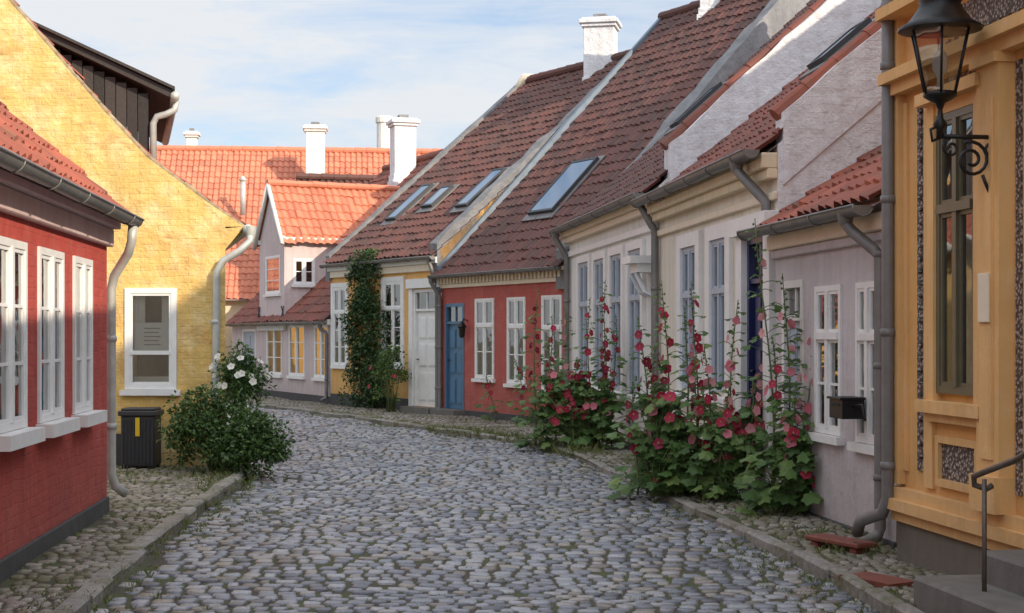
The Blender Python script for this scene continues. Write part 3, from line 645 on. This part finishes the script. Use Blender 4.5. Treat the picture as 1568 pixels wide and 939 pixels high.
for i in range(22): mb.lathe(W.P(sA+.5+i*.12,.0,3.56),[(.0,.0),(.03,.01),(.02,.05)],6,M_orn)
zz=.8
while zz<3.25:
    mb.lathe(W.P((sA+sB)/2,.012,zz),[(0,0),(.028,.02),(.028,.04),(0,.06)],6,M_orn);zz+=.085
mb.obj('mouldings',h,.006)
mb=MB();mb.wbox(W,s1+.2,s1+.34,.115,.13,W.z(1532,494),W.z(1532,419),M_creamT);mb.obj('wall_plate',h,.003)
mb=MB();mb.tube([W.P(.02,.1,6.1),W.P(.02,.1,2.4),W.P(.02,.1,.5),W.P(-.03,.12,.38),W.P(-.25,.2,.3),W.P(-.32,.2,.2)],.045,M_zincD,12)
zz=.7
while zz<6: mb.lathe(W.P(.02,.1,zz),[(.045,0),(.056,.005),(.056,.05),(.045,.055)],12,M_zincD);zz+=.95
gutter(mb,W,-.1,W.L,.34,6.2,M_zinc,.08);mb.obj('downpipe',h)
mb=MB()
def stp(s0,s1,d1,z1): mb.wbox(W,s0,s1,.02,d1,-.05,z1,M_step)
sa=(10.76-8.95)/abs(W.t.y);stp(sa,sa+2.6,.68,.24);stp(sa+.25,sa+2.4,.38,.42);mb.obj('steps',h,.02)
# ---------------------------------------------------------------- distant houses
Wfo=Wall((-16,46),(-1.5,47.5))
h=house('orange_roofed_house',Wfo,3.0,5.0,7.95,M_cream,T_orange,[],plinth=.3,oh=.3)
mb=MB();chimney(mb,(483-CX)/F*50,50,6.3,H+(HY-193)/F*50,.62,.6,M_whiteH,.1);chimney(mb,(294-CX)/F*53,53,6,H+(HY-202)/F*53,.36,.4,M_whiteH,.1);mb.obj('chimneys',h,.01)
mb=MB();mb.tube([((372-CX)/F*49,49,5.6),((372-CX)/F*49,49,6.7)],.09,M_zincL,10);mb.lathe(((372-CX)/F*49,49,6.7),[(.09,0),(.15,.05),(.02,.18)],10,M_zincL);mb.obj('vent_pipe',h)
Wbr=Wall((-6.2,44.3),(-2.0,45.2))
house('brown_roofed_house',Wbr,4.2,2.2,6.45,M_cement,T_brown,[],plinth=.2)
Wy2=Wall((-14,43.5),(-9.0,44.5));house('low_yellow_house',Wy2,2.1,1.2,2.9,M_yelM,T_red,[],plinth=.2)
mb=MB();x=(589-CX)/F*66;mb.lathe((x,66,0),[(.36,0),(.345,11.0),(.4,11.02),(.4,11.25),(.34,11.3),(0,11.3)],16,M_whiteH,False);mb.obj('industrial_chimney',loc=(x,66,0))
# ================================================================ GROUND
def und(x,y): return .018*np.sin(.9*x+.4*y)+.014*np.sin(1.7*y-.6*x)
mb=MB();mb.quad([(-400,-200,-.12),(400,-200,-.12),(400,600,-.12),(-400,600,-.12)],M_gnd);mb.obj('ground')
KR=np.array([(-8,2.7),(4,2.45),(8.95,2.22),(10.4,2.12),(14.3,1.62),(17.3,1.22),(21.7,.58),(24.2,-.5),(27.1,-1.95),(30.5,-3.5),(34,-5.4),(38,-7.7),(46,-12)])
WR=np.array([(-8,5.2),(10.76,2.78),(11.3,2.888),(14.13,2.494),(19.87,1.935),(26.9,1.01),(31.25,-1.49),(35.5,-4.27),(42.5,-7.75),(46,-9)])
KL=np.array([(-8,-1.9),(4,-2.3),(8.95,-2.54),(13,-2.86),(17.4,-3.06),(19,-3.4),(27,-5.5),(30,-7.5),(34,-11),(46,-20)])
WL=np.array([(-8,-1.7),(9.73,-3.32),(13.6,-3.67),(13.61,-7),(18.49,-7),(18.5,-3.53),(27,-5.82),(27.01,-9),(30,-14),(46,-24)])
fi=lambda T:(lambda y:float(np.interp(y,T[:,0],T[:,1])))
kr,wr,kl,wl=fi(KR),fi(WR),fi(KL),fi(WL)
def sheet(name,f0,f1,y0,y1,z,mat,n=120):
    mb=MB();vs=[];fs=[]
    for i in range(n+1):
        y=y0+(y1-y0)*i/n;a,b=f0(y),f1(y)
        for j in range(9): 
            x=a+(b-a)*j/8;vs.append((x,y,z+float(und(x,y))))
    for i in range(n):
        for j in range(8): fs.append((i*9+j,i*9+j+1,(i+1)*9+j+1,(i+1)*9+j))
    mb.add(vs,fs,mat,True);return mb.obj(name)
def cobbles(name,f0,f1,y0,y1,z,mat,pitch,w0,w1,parent,hj=.008,dome=.012,tilt=.05,rings=((1,-.03),(.97,-.007),(.84,-.0005)),gap=.014,sh=(.84,.95)):
    L=[];y=y0
    while y<y1:
        p=pitch*R(.78,1.22)*(1 if y<24 else 1.35);x=f0(y)+R(0,w1);e=f1(y)
        while x<e:
            w=R(w0,w1)
            if R(0,1)<.97: L.append((x+w/2,y+p/2+R(-.012,.012),w/2*R(.84,.95),p/2*R(*sh),R(-.11,.11),R(-hj,hj),R(-tilt,tilt),R(-tilt,tilt)))
            x+=w+R(0,gap)
        y+=p
    A=np.array(L);n=len(A);ang=[(1,.66),(.72,1),(-.72,1),(-1,.66),(-1,-.66),(-.72,-1),(.72,-1),(1,-.66)]
    T=[(a*s,b*s,h) for s,h in rings for a,b in ang]+[(0,0,0)];T=np.array(T)
    T=T[None].repeat(n,0)*np.array([1,1,1.])
    jj=rng.uniform(.84,1.06,(n,8,2));T[:,:24,:2]*=np.concatenate([jj,jj,jj],1);T[:,24,:2]=0
    lx=T[:,:,0]*A[:,2:3];ly=T[:,:,1]*A[:,3:4];c=np.cos(A[:,4:5]);s=np.sin(A[:,4:5])
    X=A[:,0:1]+lx*c-ly*s;Y=A[:,1:2]+lx*s+ly*c
    Y=Y+.12*np.sin(A[:,0:1]*1.1+A[:,1:2]*.25)+.05*np.sin(A[:,0:1]*3.1+A[:,1:2]*.9)
    Z=z+T[:,:,2]+A[:,5:6]+und(X,Y)+lx*A[:,6:7]+ly*A[:,7:8];Z[:,24]+=dome*.5;Z[:,16:24]+=rng.normal(0,.0022,(n,8))
    V=np.stack([X,Y,Z],2).reshape(-1,3);F0=[]
    for r in range(2):
        for k in range(8): F0.append((r*8+k,r*8+(k+1)%8,r*8+8+(k+1)%8,r*8+8+k))
    Q=(np.array(F0)[None]+25*np.arange(n)[:,None,None]).reshape(-1,4)
    T3=(np.array([(16+k,16+(k+1)%8,24) for k in range(8)])[None]+25*np.arange(n)[:,None,None]).reshape(-1,3)
    me=bpy.data.meshes.new(name);me.from_pydata(V.tolist(),[],Q.tolist()+T3.tolist());me.materials.append(mat)
    me.polygons.foreach_set('use_smooth',[True]*len(me.polygons));me.update()
    o=bpy.data.objects.new(name,me);scene.collection.objects.link(o);o.parent=parent;return o
st=sheet('street',kl,kr,-8,46,-.014,M_joint)
cobbles('setts',kl,kr,4,44,.0,M_stone,.135,.085,.18,st,hj=.005,dome=.004,tilt=.04)
pr=sheet('right_pavement',kr,lambda y:wr(y)+.1,-8,46,.048,M_joint);pr.name='pavement'
cobbles('paving_stones',lambda y:kr(y)+.1,wr,5,44,.06,M_pave,.11,.06,.13,pr,.005,.008,.07)
pl=sheet('pavement_l',wl,kl,-8,46,.048,M_joint);pl.name='pavement'
cobbles('paving_stones',wl,lambda y:kl(y)-.12,5,27,.06,M_pave,.11,.065,.14,pl,.005,.008,.07)
def kerb(T,side,y0,y1,w,zt,name):
    mb=MB();y=y0;f=fi(T)
    while y<y1:
        L=R(.4,.9);x0,x1=f(y),f(y+L);d=Vector((x1-x0,L,0))
        W=Wall((x0+R(-.025,.025),y),(x0+d.x*(1-.02)+R(-.018,.018),y+L*.97));z=zt+R(-.018,.012)
        a,b=(0,w+R(-.02,.02)) if side>0 else (-w+R(-.02,.02),0)
        mb.wbox(W,0,W.L,a,b,-.1,z,M_kerb);y+=L*.99
    return mb.obj(name,bevel=.02)
kerb(KR,1,3,44,.11,.085,'kerb')
kerb(KL,-1,3,27,.15,.085,'kerb')
# ================================================================ VEGETATION
def leaf(mb,p,d,n,l,w,mat):
    d=d.normalized();s=d.cross(n)
    if s.length<1e-3: s=Vector((1,0,0))
    s.normalize();n=s.cross(d)
    a=p+d*l*.45
    mb.add([p,a+s*w/2+n*l*.08,p+d*l-n*l*.1,a-s*w/2+n*l*.08],[(0,1,2),(0,2,3)],mat)
def rv():
    v=Vector((random.gauss(0,1),random.gauss(0,1),random.gauss(0,1)));return v.normalized()
def clump(mb,c,r,n,size,mat,flat=None):
    for _ in range(n):
        v=rv();q=R(.35,1)**.6;p=c+Vector((v.x*r,v.y*r,v.z*r))*q
        if p.z<.03: continue
        d=(v+rv()*.7+Vector((0,0,-.1))).normalized();leaf(mb,p,d,(v+Vector((0,0,.8))+rv()*.4),size*R(.6,1.25),size*R(.45,.75),mat)
def bush(name,ells,nc,r,n,size,mat,flower=None,loc=None):
    mb=MB();base=Vector(loc)
    for (cx,cy,cz,rx,ry,rz) in ells:
        for i in range(nc):
            v=rv();v.z=abs(v.z)*1.0 if R(0,1)<.75 else v.z;q=R(.45,1.12)
            c=Vector((cx+v.x*rx*q,cy+v.y*ry*q,max(.05,cz+v.z*rz*q)));clump(mb,c,r*R(.6,1.25),n,size,mat)
            if i%4==0: mb.tube([base+Vector((R(-.1,.1),R(-.1,.1),0)),(base+c)/2+Vector((R(-.08,.08),0,0)),c],[.012,.008,.004],L_stem,5)
            if flower and R(0,1)<flower[1]: bloom(mb,c+v*r+Vector((0,-.08,0)),(v+Vector((0,-.8,.2))).normalized(),.045,flower[0])
    return mb.obj(name,loc=loc)
def bloom(mb,c,n,r,mat,cup=.5):
    a=n.cross(Vector((0,0,1)));a=a.normalized() if a.length>.01 else Vector((1,0,0));b=n.cross(a);K=15;ph=R(0,6)
    vs=[c]
    for ring,(rr,hh) in enumerate(((.55,.15),(1,.42))):
        for k in range(K):
            t=2*math.pi*k/K+ph;q=r*rr*(1+(.12 if ring else 0)*math.cos(t*5))*R(.95,1.05);vs.append(c+(a*math.cos(t)+b*math.sin(t))*q+n*(r*hh*cup*(1+R(-.15,.15))))
    fs=[(0,1+k,1+(k+1)%K) for k in range(K)]+[(1+k,1+K+k,1+K+(k+1)%K,1+(k+1)%K) for k in range(K)]
    mb.add(vs,fs,mat);mb.lathe(c,[(.001,0),(r*.12,.0),(r*.1,r*.3),(0,r*.36)],5,P_yel) if r>.035 else None
def bigleaf(mb,c,d,n,r,mat):
    d=d.normalized();s=d.cross(n).normalized();n=s.cross(d);K=13;vs=[c];ph=R(-.1,.1)
    for k in range(K):
        t=-2.7+5.4*k/(K-1)+ph;rr=r*(1.0 if k%2==0 else .74)*(.8+.2*math.cos(t))
        vs.append(c+d*(math.cos(t)*rr+r*.35)+s*math.sin(t)*rr+n*(R(-.05,.05)*r-.25*r*abs(math.sin(t))**2+(.08*r if k%2 else 0)))
    mb.add(vs,[(0,k,k+1) for k in range(1,K)],mat)
def stemplant(mb,base,h,pet,lean=(0,0),fl=10,leafr=.095,low=.6):
    pts=[];ph=R(0,6);N_=9
    for i in range(N_+1):
        f=i/N_;pts.append(base+Vector((lean[0]*f*f+.05*math.sin(f*5+ph)*f,lean[1]*f*f+.03*math.cos(f*4+ph)*f,h*f)))
    mb.tube(pts,[.013*(1-.65*i/N_) for i in range(N_+1)],L_stem,6)
    def at(f):
        i=min(int(f*N_),N_-1);return pts[i].lerp(pts[i+1],f*N_-i)
    nl=int(h*24)
    for i in range(nl):
        f=((i+R(0,1))/nl)**1.25*.95;a=R(0,6.28);sz=leafr*(1.3-f*1.0)*R(.7,1.2)
        if f>low and R(0,1)<.12: continue
        p=at(f);o=Vector((math.cos(a),math.sin(a),R(.1,.6)));L=(.05+.24*(1-f))*R(.6,1.2);q=p+o*L
        mb.tube([p,p+o*L*.5+Vector((0,0,.01)),q],.0035,L_stem,4,True,False)
        bigleaf(mb,q,Vector((o.x,o.y,R(-.7,.1))),Vector((R(-.3,.3)-.15,R(-.3,.3)-.35,1)),max(sz,.03),L_holly)
    for i in range(fl):
        f=.38+.52*(i+R(0,.9))/fl;a=R(0,6.28);p=at(f);o=Vector((math.cos(a),math.sin(a)-.6,R(.05,.3))).normalized()
        bloom(mb,p+o*.05,o,R(.042,.066)*(1.15-.45*f),pet)
    for i in range(12):
        f=.74+.26*i/12;p=at(min(f,.999));a=R(0,6.28);c=p+Vector((math.cos(a)*.018,math.sin(a)*.018,0));mb.lathe(c,[(0,-.01),(.012,0),(.009,.013),(0,.02)],5,L_stem)
def holly(loc,stems,fol,flo=.3):
    mb=MB();base=Vector(loc)
    for (dx,dy,h,pet,n,lx) in stems: stemplant(mb,base+Vector((dx,dy,0)),h,pet,(lx,R(-.1,.1)),n)
    for (cx,cy,cz,rx,ry,rz) in fol:
        nn=int(560*rx*rz/.25);cl=[]
        for _ in range(max(8,nn//10)):
            v=rv();q=R(.3,1.08);cl.append(Vector((cx+v.x*rx*q,cy+v.y*ry*q,max(.08,cz+v.z*rz*q))))
        for i in range(nn):
            c=base+random.choice(cl)+rv()*R(0,.11);c.z=max(c.z,.08)
            d=Vector((R(-.8,.8),R(-.9,.3),R(-.9,.0)));bigleaf(mb,c,d,Vector((R(-.5,.3),-.45+R(-.4,.4),1)),R(.04,.1),L_holly)
            if i%6==0:
                g=base+Vector((R(-.15,.15),R(-.15,.15),0));mb.tube([g,(g+c)/2+Vector((R(-.05,.05),0,.05)),c],.005,L_stem,4)
            if R(0,1)<flo*.07: bloom(mb,c+Vector((0,-.1,.04)),Vector((R(-.6,.3),-1,R(0,.5))).normalized(),R(.04,.062),random.choice([P_red,P_pink,P_red,P_dark]))
    return mb.obj('hollyhock',loc=loc)
def GP(px,py): dy=py-HY;return ((px-CX)*H/dy,F*H/dy)
z0=.06
x,y=GP(905,692)
holly((x,y,z0),[(-.78,.3,2.3,P_dark,9,-.02),(-.62,.2,1.9,P_red,7,.05),(-.5,.1,1.6,P_red,8,-.1),(-.35,.2,2.05,P_pink,6,.03),(.0,.15,2.15,P_red,10,-.02),(.22,.0,2.4,P_red,12,0),(.1,-.1,1.7,P_dark,8,.1),(.3,.1,1.9,P_red,7,.05),(-.25,-.1,1.3,P_red,7,0)],[(-.4,.1,.68,.48,.3,.55),(.05,0,.55,.38,.3,.5)],flo=.5)
x,y=GP(1015,768)
holly((x,y,z0),[(-.15,.1,1.8,P_dark,9,-.05),(-.02,.0,1.5,P_dark,7,-.08),(.05,.1,2.15,P_red,9,0),(.22,.0,1.9,P_pink,8,.03),(.35,.1,2.15,P_red,9,0),(.3,-.1,1.45,P_pink,6,.06),(-.25,0,1.2,P_dark,6,-.05)],[(.05,.05,.55,.32,.28,.53),(.2,-.05,.35,.3,.25,.32)],flo=.4)
x,y=GP(1125,775)
holly((x,y,z0),[(-.25,.1,1.5,P_pink,7,0),(-.3,0,1.1,P_red,7,-.05),(.0,.15,1.95,P_pink,9,.03),(.2,.1,1.45,P_pink,9,.05),(.1,-.1,1.2,P_pink,8,.05),(-.1,-.1,1.2,P_red,7,0),(.3,-.1,1.35,P_pink,9,.1)],[(-.05,.05,.58,.4,.28,.42),(.25,0,.52,.3,.25,.4)],flo=.8)
x,y=GP(1205,800)
holly((x,y,z0),[(-.1,.1,2.65,P_pink,4,-.12),(.02,.1,2.15,P_pink,6,0),(-.12,.0,1.6,P_red,5,-.03),(.12,-.05,1.75,P_pink,5,.1),(.2,.15,2.0,P_pink,3,.05),(.05,-.12,1.2,P_pink,5,-.05)],[(0,.0,.48,.24,.2,.44)],flo=.1)
bush('rose_bush',[(-3.25,18.1,.95,.27,.22,.5)],90,.11,34,.055,L_bush,(P_white,.28),(-3.25,18.1,.05))
bush('shrub',[(-3.6,17.7,.38,.48,.35,.58),(-3.02,17.5,.27,.36,.3,.48)],115,.12,36,.06,L_bush,None,(-3.45,17.7,.05))
mb=MB();W=Wmy;sl,sr=W.s(520,.3),W.s(585,.3)
for i in range(330):
    z=R(.1,3.5);t=z/3.5;wd=(sr-sl)/2*(.78-.3*t**3+.14*math.sin(z*4.1));c=(sl+sr)/2+.1*math.sin(z*1.6)
    s=c+R(-1,1)*wd;p=W.P(s,R(.08,.38)*(1-.3*t),z);clump(mb,p,R(.08,.18),28,.08,L_climb)
for i in range(3): mb.tube([W.P((sl+sr)/2+.1*i,.12,0),W.P((sl+sr)/2-.1*i,.1,1.2),W.P((sl+sr)/2+.15*i,.08,2.8)],[.03,.02,.008],M_wood,6)
mb.obj('climbing_plant',loc=tuple(W.P((sl+sr)/2,.1,0)))
p=W.P(W.s(598,.45),.45,0);bush('rose_bush',[(p.x,p.y,.75,.36,.3,.72)],60,.12,24,.07,L_holly,(P_red,.05),(p.x,p.y,.03))
p=Wmr.P(Wmr.s(800,.4),.4,0)
mb=MB();stemplant(mb,Vector((p.x,p.y,.05)),1.2,P_dark,(-.1,0),5);stemplant(mb,Vector((p.x-.5,p.y+.4,.05)),.9,P_red,(-.2,0),4);mb.obj('hollyhock',loc=tuple(p))
mb=MB()
def tuft(x,y,z,n,h):
    for _ in range(n):
        a=R(0,6.28);r=R(0,.05);b=Vector((x+math.cos(a)*r,y+math.sin(a)*r,z));t=Vector((R(-.5,.5),R(-.5,.5),1)).normalized()*h*R(.5,1.2);s=Vector((math.cos(a+1.5),math.sin(a+1.5),0))*.004
        mb.add([b-s,b+s,b+t*.6+Vector((t.x*.1,t.y*.1,0))+s*.6,b+t+Vector((t.x*.4,t.y*.4,-.01))],[(0,1,2,3)],L_grass)
for _ in range(1400):
    y=R(7.5,32);w=random.random()
    if w<.45: x=kr(y)-abs(random.gauss(0,.24))
    elif w<.6: x=kr(y)+R(.05,.4)
    elif w<.84 and y<18: x=kl(y)+abs(random.gauss(0,.22))
    elif y<18: x=kl(y)-R(.12,.8)
    else: x=kr(y)+R(0,.5)
    tuft(x,y,-.01 if kl(y)<x<kr(y) else .05,10,R(.02,.06))
for _ in range(650):
    y=R(8,30);x=R(kl(y),kr(y));tuft(x,y,-.012,6,R(.012,.03))
for _ in range(190):
    y=R(20,26);x=kr(y)+R(-.15,.5);tuft(x,y,.03,12,R(.05,.16))
for _ in range(200):
    y=R(8.5,17);x=kl(y)+random.gauss(-.1,.14);tuft(x,y,.04,10,R(.03,.08))
for _ in range(90):
    y=R(16.2,18.2);x=R(-4.7,-3.1);tuft(x,y,.05,9,R(.03,.1))
for _ in range(210):
    y=R(11.0,20);x=wr(y)-R(.05,.6);tuft(x,y,.05,9,R(.03,.12))
mb.obj('grass')
# ================================================================ STREET FURNITURE
bx,by=(217-CX)/F*18.1,18.1
mb=MB();h=empty('litter_bin',(bx,by,0));Wb=Wall((bx-.22,by-.2),(bx+.22,by-.2))
mb.wbox(Wb,.02,.42,-.36,0,.1,.70,M_bin)
for i in range(9): mb.wbox(Wb,.03+i*.045,.055+i*.045,0,.018,.12,.66,M_bin)
mb.wbox(Wb,-.01,.45,-.39,.03,.70,.76,M_bin);mb.wbox(Wb,.02,.42,-.36,-.0,.76,.79,M_bin);mb.obj('body',h,.01)
mb=MB();mb.wbox(Wb,.2,.25,.018,.03,.46,.68,M_label);mb.obj('label',h)
mb=MB()
for a in (.03,.37):
    mb.wbox(Wb,a,a+.04,-.34,-.3,.04,.1,M_iron);mb.wbox(Wb,a,a+.04,-.05,-.01,.04,.1,M_iron)
mb.obj('feet',h)
W=Wor;ls=W.s(1540,0);A=.42;h=empty('street_lamp',W.P(ls,0,2.8));c=W.P(ls,A,0)
mb=MB();mb.tube([W.P(ls,.02,2.25),W.P(ls,.02,2.92)],.016,M_iron,8);mb.tube([W.P(ls,.02,2.86),W.P(ls,.2,2.86),W.P(ls,A+.02,2.86)],.014,M_iron,8)
for zz in (2.3,2.6,2.84): mb.wbox(W,ls-.02,ls+.02,.0,.03,zz,zz+.05,M_iron)
def scroll(ca,cz,r0,r1,a0,turns,n=26,rad=.011):
    mb.tube([W.P(ls,ca+math.cos(a0+turns*6.283*i/n)*(r0+(r1-r0)*i/n),cz+math.sin(a0+turns*6.283*i/n)*(r0+(r1-r0)*i/n)) for i in range(n+1)],rad,M_iron,7)
scroll(.22,2.72,.115,.025,1.2,1.7);scroll(.09,2.78,.06,.012,3.6,-1.3,20,.009);scroll(.35,2.79,.06,.015,1.5,-1.3,20,.009);scroll(.075,2.52,.05,.01,1.6,1.4,20,.009)
mb.tube([W.P(ls,.02,2.4),W.P(ls,.08,2.47),W.P(ls,.13,2.58),W.P(ls,.15,2.63)],.011,M_iron,7);mb.tube([W.P(ls,.02,2.25),W.P(ls,.05,2.31),W.P(ls,.03,2.36)],.01,M_iron,7)
mb.tube([W.P(ls,A-.02,2.86),W.P(ls,A+.05,2.83),W.P(ls,A+.06,2.9),W.P(ls,A,2.93)],.011,M_iron,7)
mb.obj('bracket',h)
mb=MB();mb.lathe(c,[(.0,2.84),(.025,2.85),(.02,2.9),(.045,2.93),(.02,2.97),(.014,3.02),(.03,3.06),(.07,3.08),(.1,3.1),(.1,3.125),(.0,3.126)],16,M_iron)
mb.lathe(c,[(.25,3.50),(.25,3.515),(.19,3.55),(.14,3.62),(.12,3.66),(.13,3.675),(.1,3.72),(.05,3.75),(.02,3.77),(.03,3.8),(.015,3.84),(0,3.86)],20,M_iron);mb.lathe(c,[(.25,3.5),(.19,3.49),(.0,3.49)],20,M_iron)
for k in range(6):
    a=k*math.pi/3+.3;d=Vector((math.cos(a),math.sin(a),0));mb.tube([c+d*.098+Vector((0,0,3.11)),c+d*.188+Vector((0,0,3.5))],.008,M_iron,6)
mb.obj('frame',h)
mb=MB();mb.lathe(c,[(.094,3.125),(.182,3.49)],6,GLASS,False,.3);mb.obj('glass',h)
mb=MB();mb.lathe(c,[(.0,3.13),(.02,3.13),(.02,3.22),(.045,3.26),(.05,3.32),(.03,3.37),(0,3.38)],12,M_curt);mb.obj('burner',h)
h=empty('handrail',(2.61,8.3,0));mb=MB();X=2.61
mb.tube([(X,8.3,.2),(X,8.3,.86)],.014,M_rail,8);mb.tube([(X+.05,8.33,.82),(X+.03,8.36,.80),(X-.03,8.38,.82),(X-.04,8.36,.87),(X,8.3,.90),(X+.1,8.1,.98),(X+.3,7.4,1.3),(X+.42,6.8,1.5)],.018,M_rail,8);mb.tube([(X+.3,7.4,.2),(X+.3,7.4,1.3)],.014,M_rail,8)
mb.obj('rail',h)
W=Wlv;sa=W.s(1268,.25);zc=1.10;h=empty('mailbox',W.P(sa,.1,zc));mb=MB()
mb.wbox(W,sa,sa+.3,.06,.24,zc-.1,zc+.05,M_iron);mb.wbox(W,sa-.01,sa+.31,.05,.26,zc+.05,zc+.07,M_iron);mb.wbox(W,sa+.05,sa+.25,.24,.246,zc-.0,zc+.02,M_dark);mb.tube([W.P(sa+.3,.15,zc),W.P(sa+.5,.15,zc+.02),W.P(sa+.55,.15,zc-.1)],.012,M_iron,6);mb.obj('box',h,.006)
x,y=GP(1300,852);h=empty('wooden_plank',(x,y,0));mb=MB();Wp=Wall((x-.2,y+.3),(x+.1,y-.25))
mb.wbox(Wp,0,.6,-.1,.1,.09,.13,M_wood);mb.wbox(Wp,.05,.12,-.08,.08,.0,.09,M_wood);mb.wbox(Wp,.48,.55,-.08,.08,0,.09,M_wood);mb.obj('plank',h,.01)
x,y=GP(1350,905);mb=MB();Wp=Wall((x-.14,y+.2),(x+.12,y-.25));mb.wbox(Wp,0,.46,-.13,.12,.05,.085,M_wood);mb.obj('door_mat',loc=(x,y,0))
x,y=GP(1140,775);mb=MB();mb.lathe((x,y,.06),[(0,0),(.09,0),(.13,.08),(.14,.1),(.12,.1),(.08,.02),(0,.02)],16,M_white);mb.obj('plant_saucer',loc=(x,y,0))
# ================================================================ LIGHT, SKY, CAMERA
el=math.radians(25);S_=Vector((math.sin(math.radians(135))*math.cos(el),math.cos(math.radians(135))*math.cos(el),math.sin(el)))
sd=bpy.data.lights.new('sun','SUN');sd.energy=4.8;sd.angle=math.radians(.5);sd.color=(1,.85,.66);so_=bpy.data.objects.new('sun',sd);scene.collection.objects.link(so_)
so_.rotation_euler=(-S_).to_track_quat('-Z','Y').to_euler();so_.location=(20,-20,20)
w=bpy.data.worlds.new('World');scene.world=w;w.use_nodes=True;nt=w.node_tree;bg=nt.nodes['Background']
sk=nt.nodes.new('ShaderNodeTexSky');sk.sky_type='NISHITA';sk.sun_disc=False;sk.sun_elevation=el;sk.sun_rotation=math.radians(135);sk.dust_density=1.3;sk.air_density=1.;sk.ozone_density=2.4
tc=nt.nodes.new('ShaderNodeTexCoord');G_=tc.outputs['Generated'];v=mapping(nt,G_,(1.,1.,4.2))
wp=nt.nodes.new('ShaderNodeTexNoise');wp.inputs['Scale'].default_value=3.;nt.links.new(v,wp.inputs['Vector'])
wa=nt.nodes.new('ShaderNodeVectorMath');wa.operation='SCALE';wa.inputs[3].default_value=.35;nt.links.new(wp.outputs['Color'],wa.inputs[0])
wb=nt.nodes.new('ShaderNodeVectorMath');wb.operation='ADD';nt.links.new(v,wb.inputs[0]);nt.links.new(wa.outputs[0],wb.inputs[1])
f=ramp(nt,noise(nt,wb.outputs[0],4.2,11,.62),[(.38,0.28),(.48,.62),(.60,.98)])
# extra cloud brightness added overhead and sunward, to fill the shaded walls
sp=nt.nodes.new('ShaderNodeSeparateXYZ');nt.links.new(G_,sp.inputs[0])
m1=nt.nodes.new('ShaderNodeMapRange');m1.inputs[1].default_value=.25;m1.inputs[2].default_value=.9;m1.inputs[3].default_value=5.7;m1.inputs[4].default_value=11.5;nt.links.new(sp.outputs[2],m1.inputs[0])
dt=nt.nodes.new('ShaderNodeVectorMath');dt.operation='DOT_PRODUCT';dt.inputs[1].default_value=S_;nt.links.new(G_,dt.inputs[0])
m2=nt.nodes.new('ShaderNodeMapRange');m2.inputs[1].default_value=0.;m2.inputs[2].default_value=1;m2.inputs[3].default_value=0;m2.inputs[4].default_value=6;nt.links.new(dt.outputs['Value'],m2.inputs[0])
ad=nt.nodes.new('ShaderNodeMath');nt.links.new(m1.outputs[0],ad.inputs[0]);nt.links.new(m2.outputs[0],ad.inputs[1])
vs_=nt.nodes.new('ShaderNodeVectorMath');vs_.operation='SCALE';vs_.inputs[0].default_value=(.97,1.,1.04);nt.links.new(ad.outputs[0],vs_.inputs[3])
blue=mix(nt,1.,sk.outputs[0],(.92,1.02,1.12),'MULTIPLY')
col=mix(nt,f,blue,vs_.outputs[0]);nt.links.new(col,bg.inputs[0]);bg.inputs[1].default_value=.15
cam=bpy.data.cameras.new('camera');co=bpy.data.objects.new('camera',cam);scene.collection.objects.link(co);co.location=(0,0,H);co.rotation_euler=(math.pi/2,0,0)
cam.sensor_width=36;cam.lens=36*F/1568;cam.shift_y=45.5/1568;cam.clip_end=2000;cam.clip_start=.1;scene.camera=co
scene.view_settings.view_transform='Standard';scene.view_settings.look='None';scene.view_settings.exposure=0
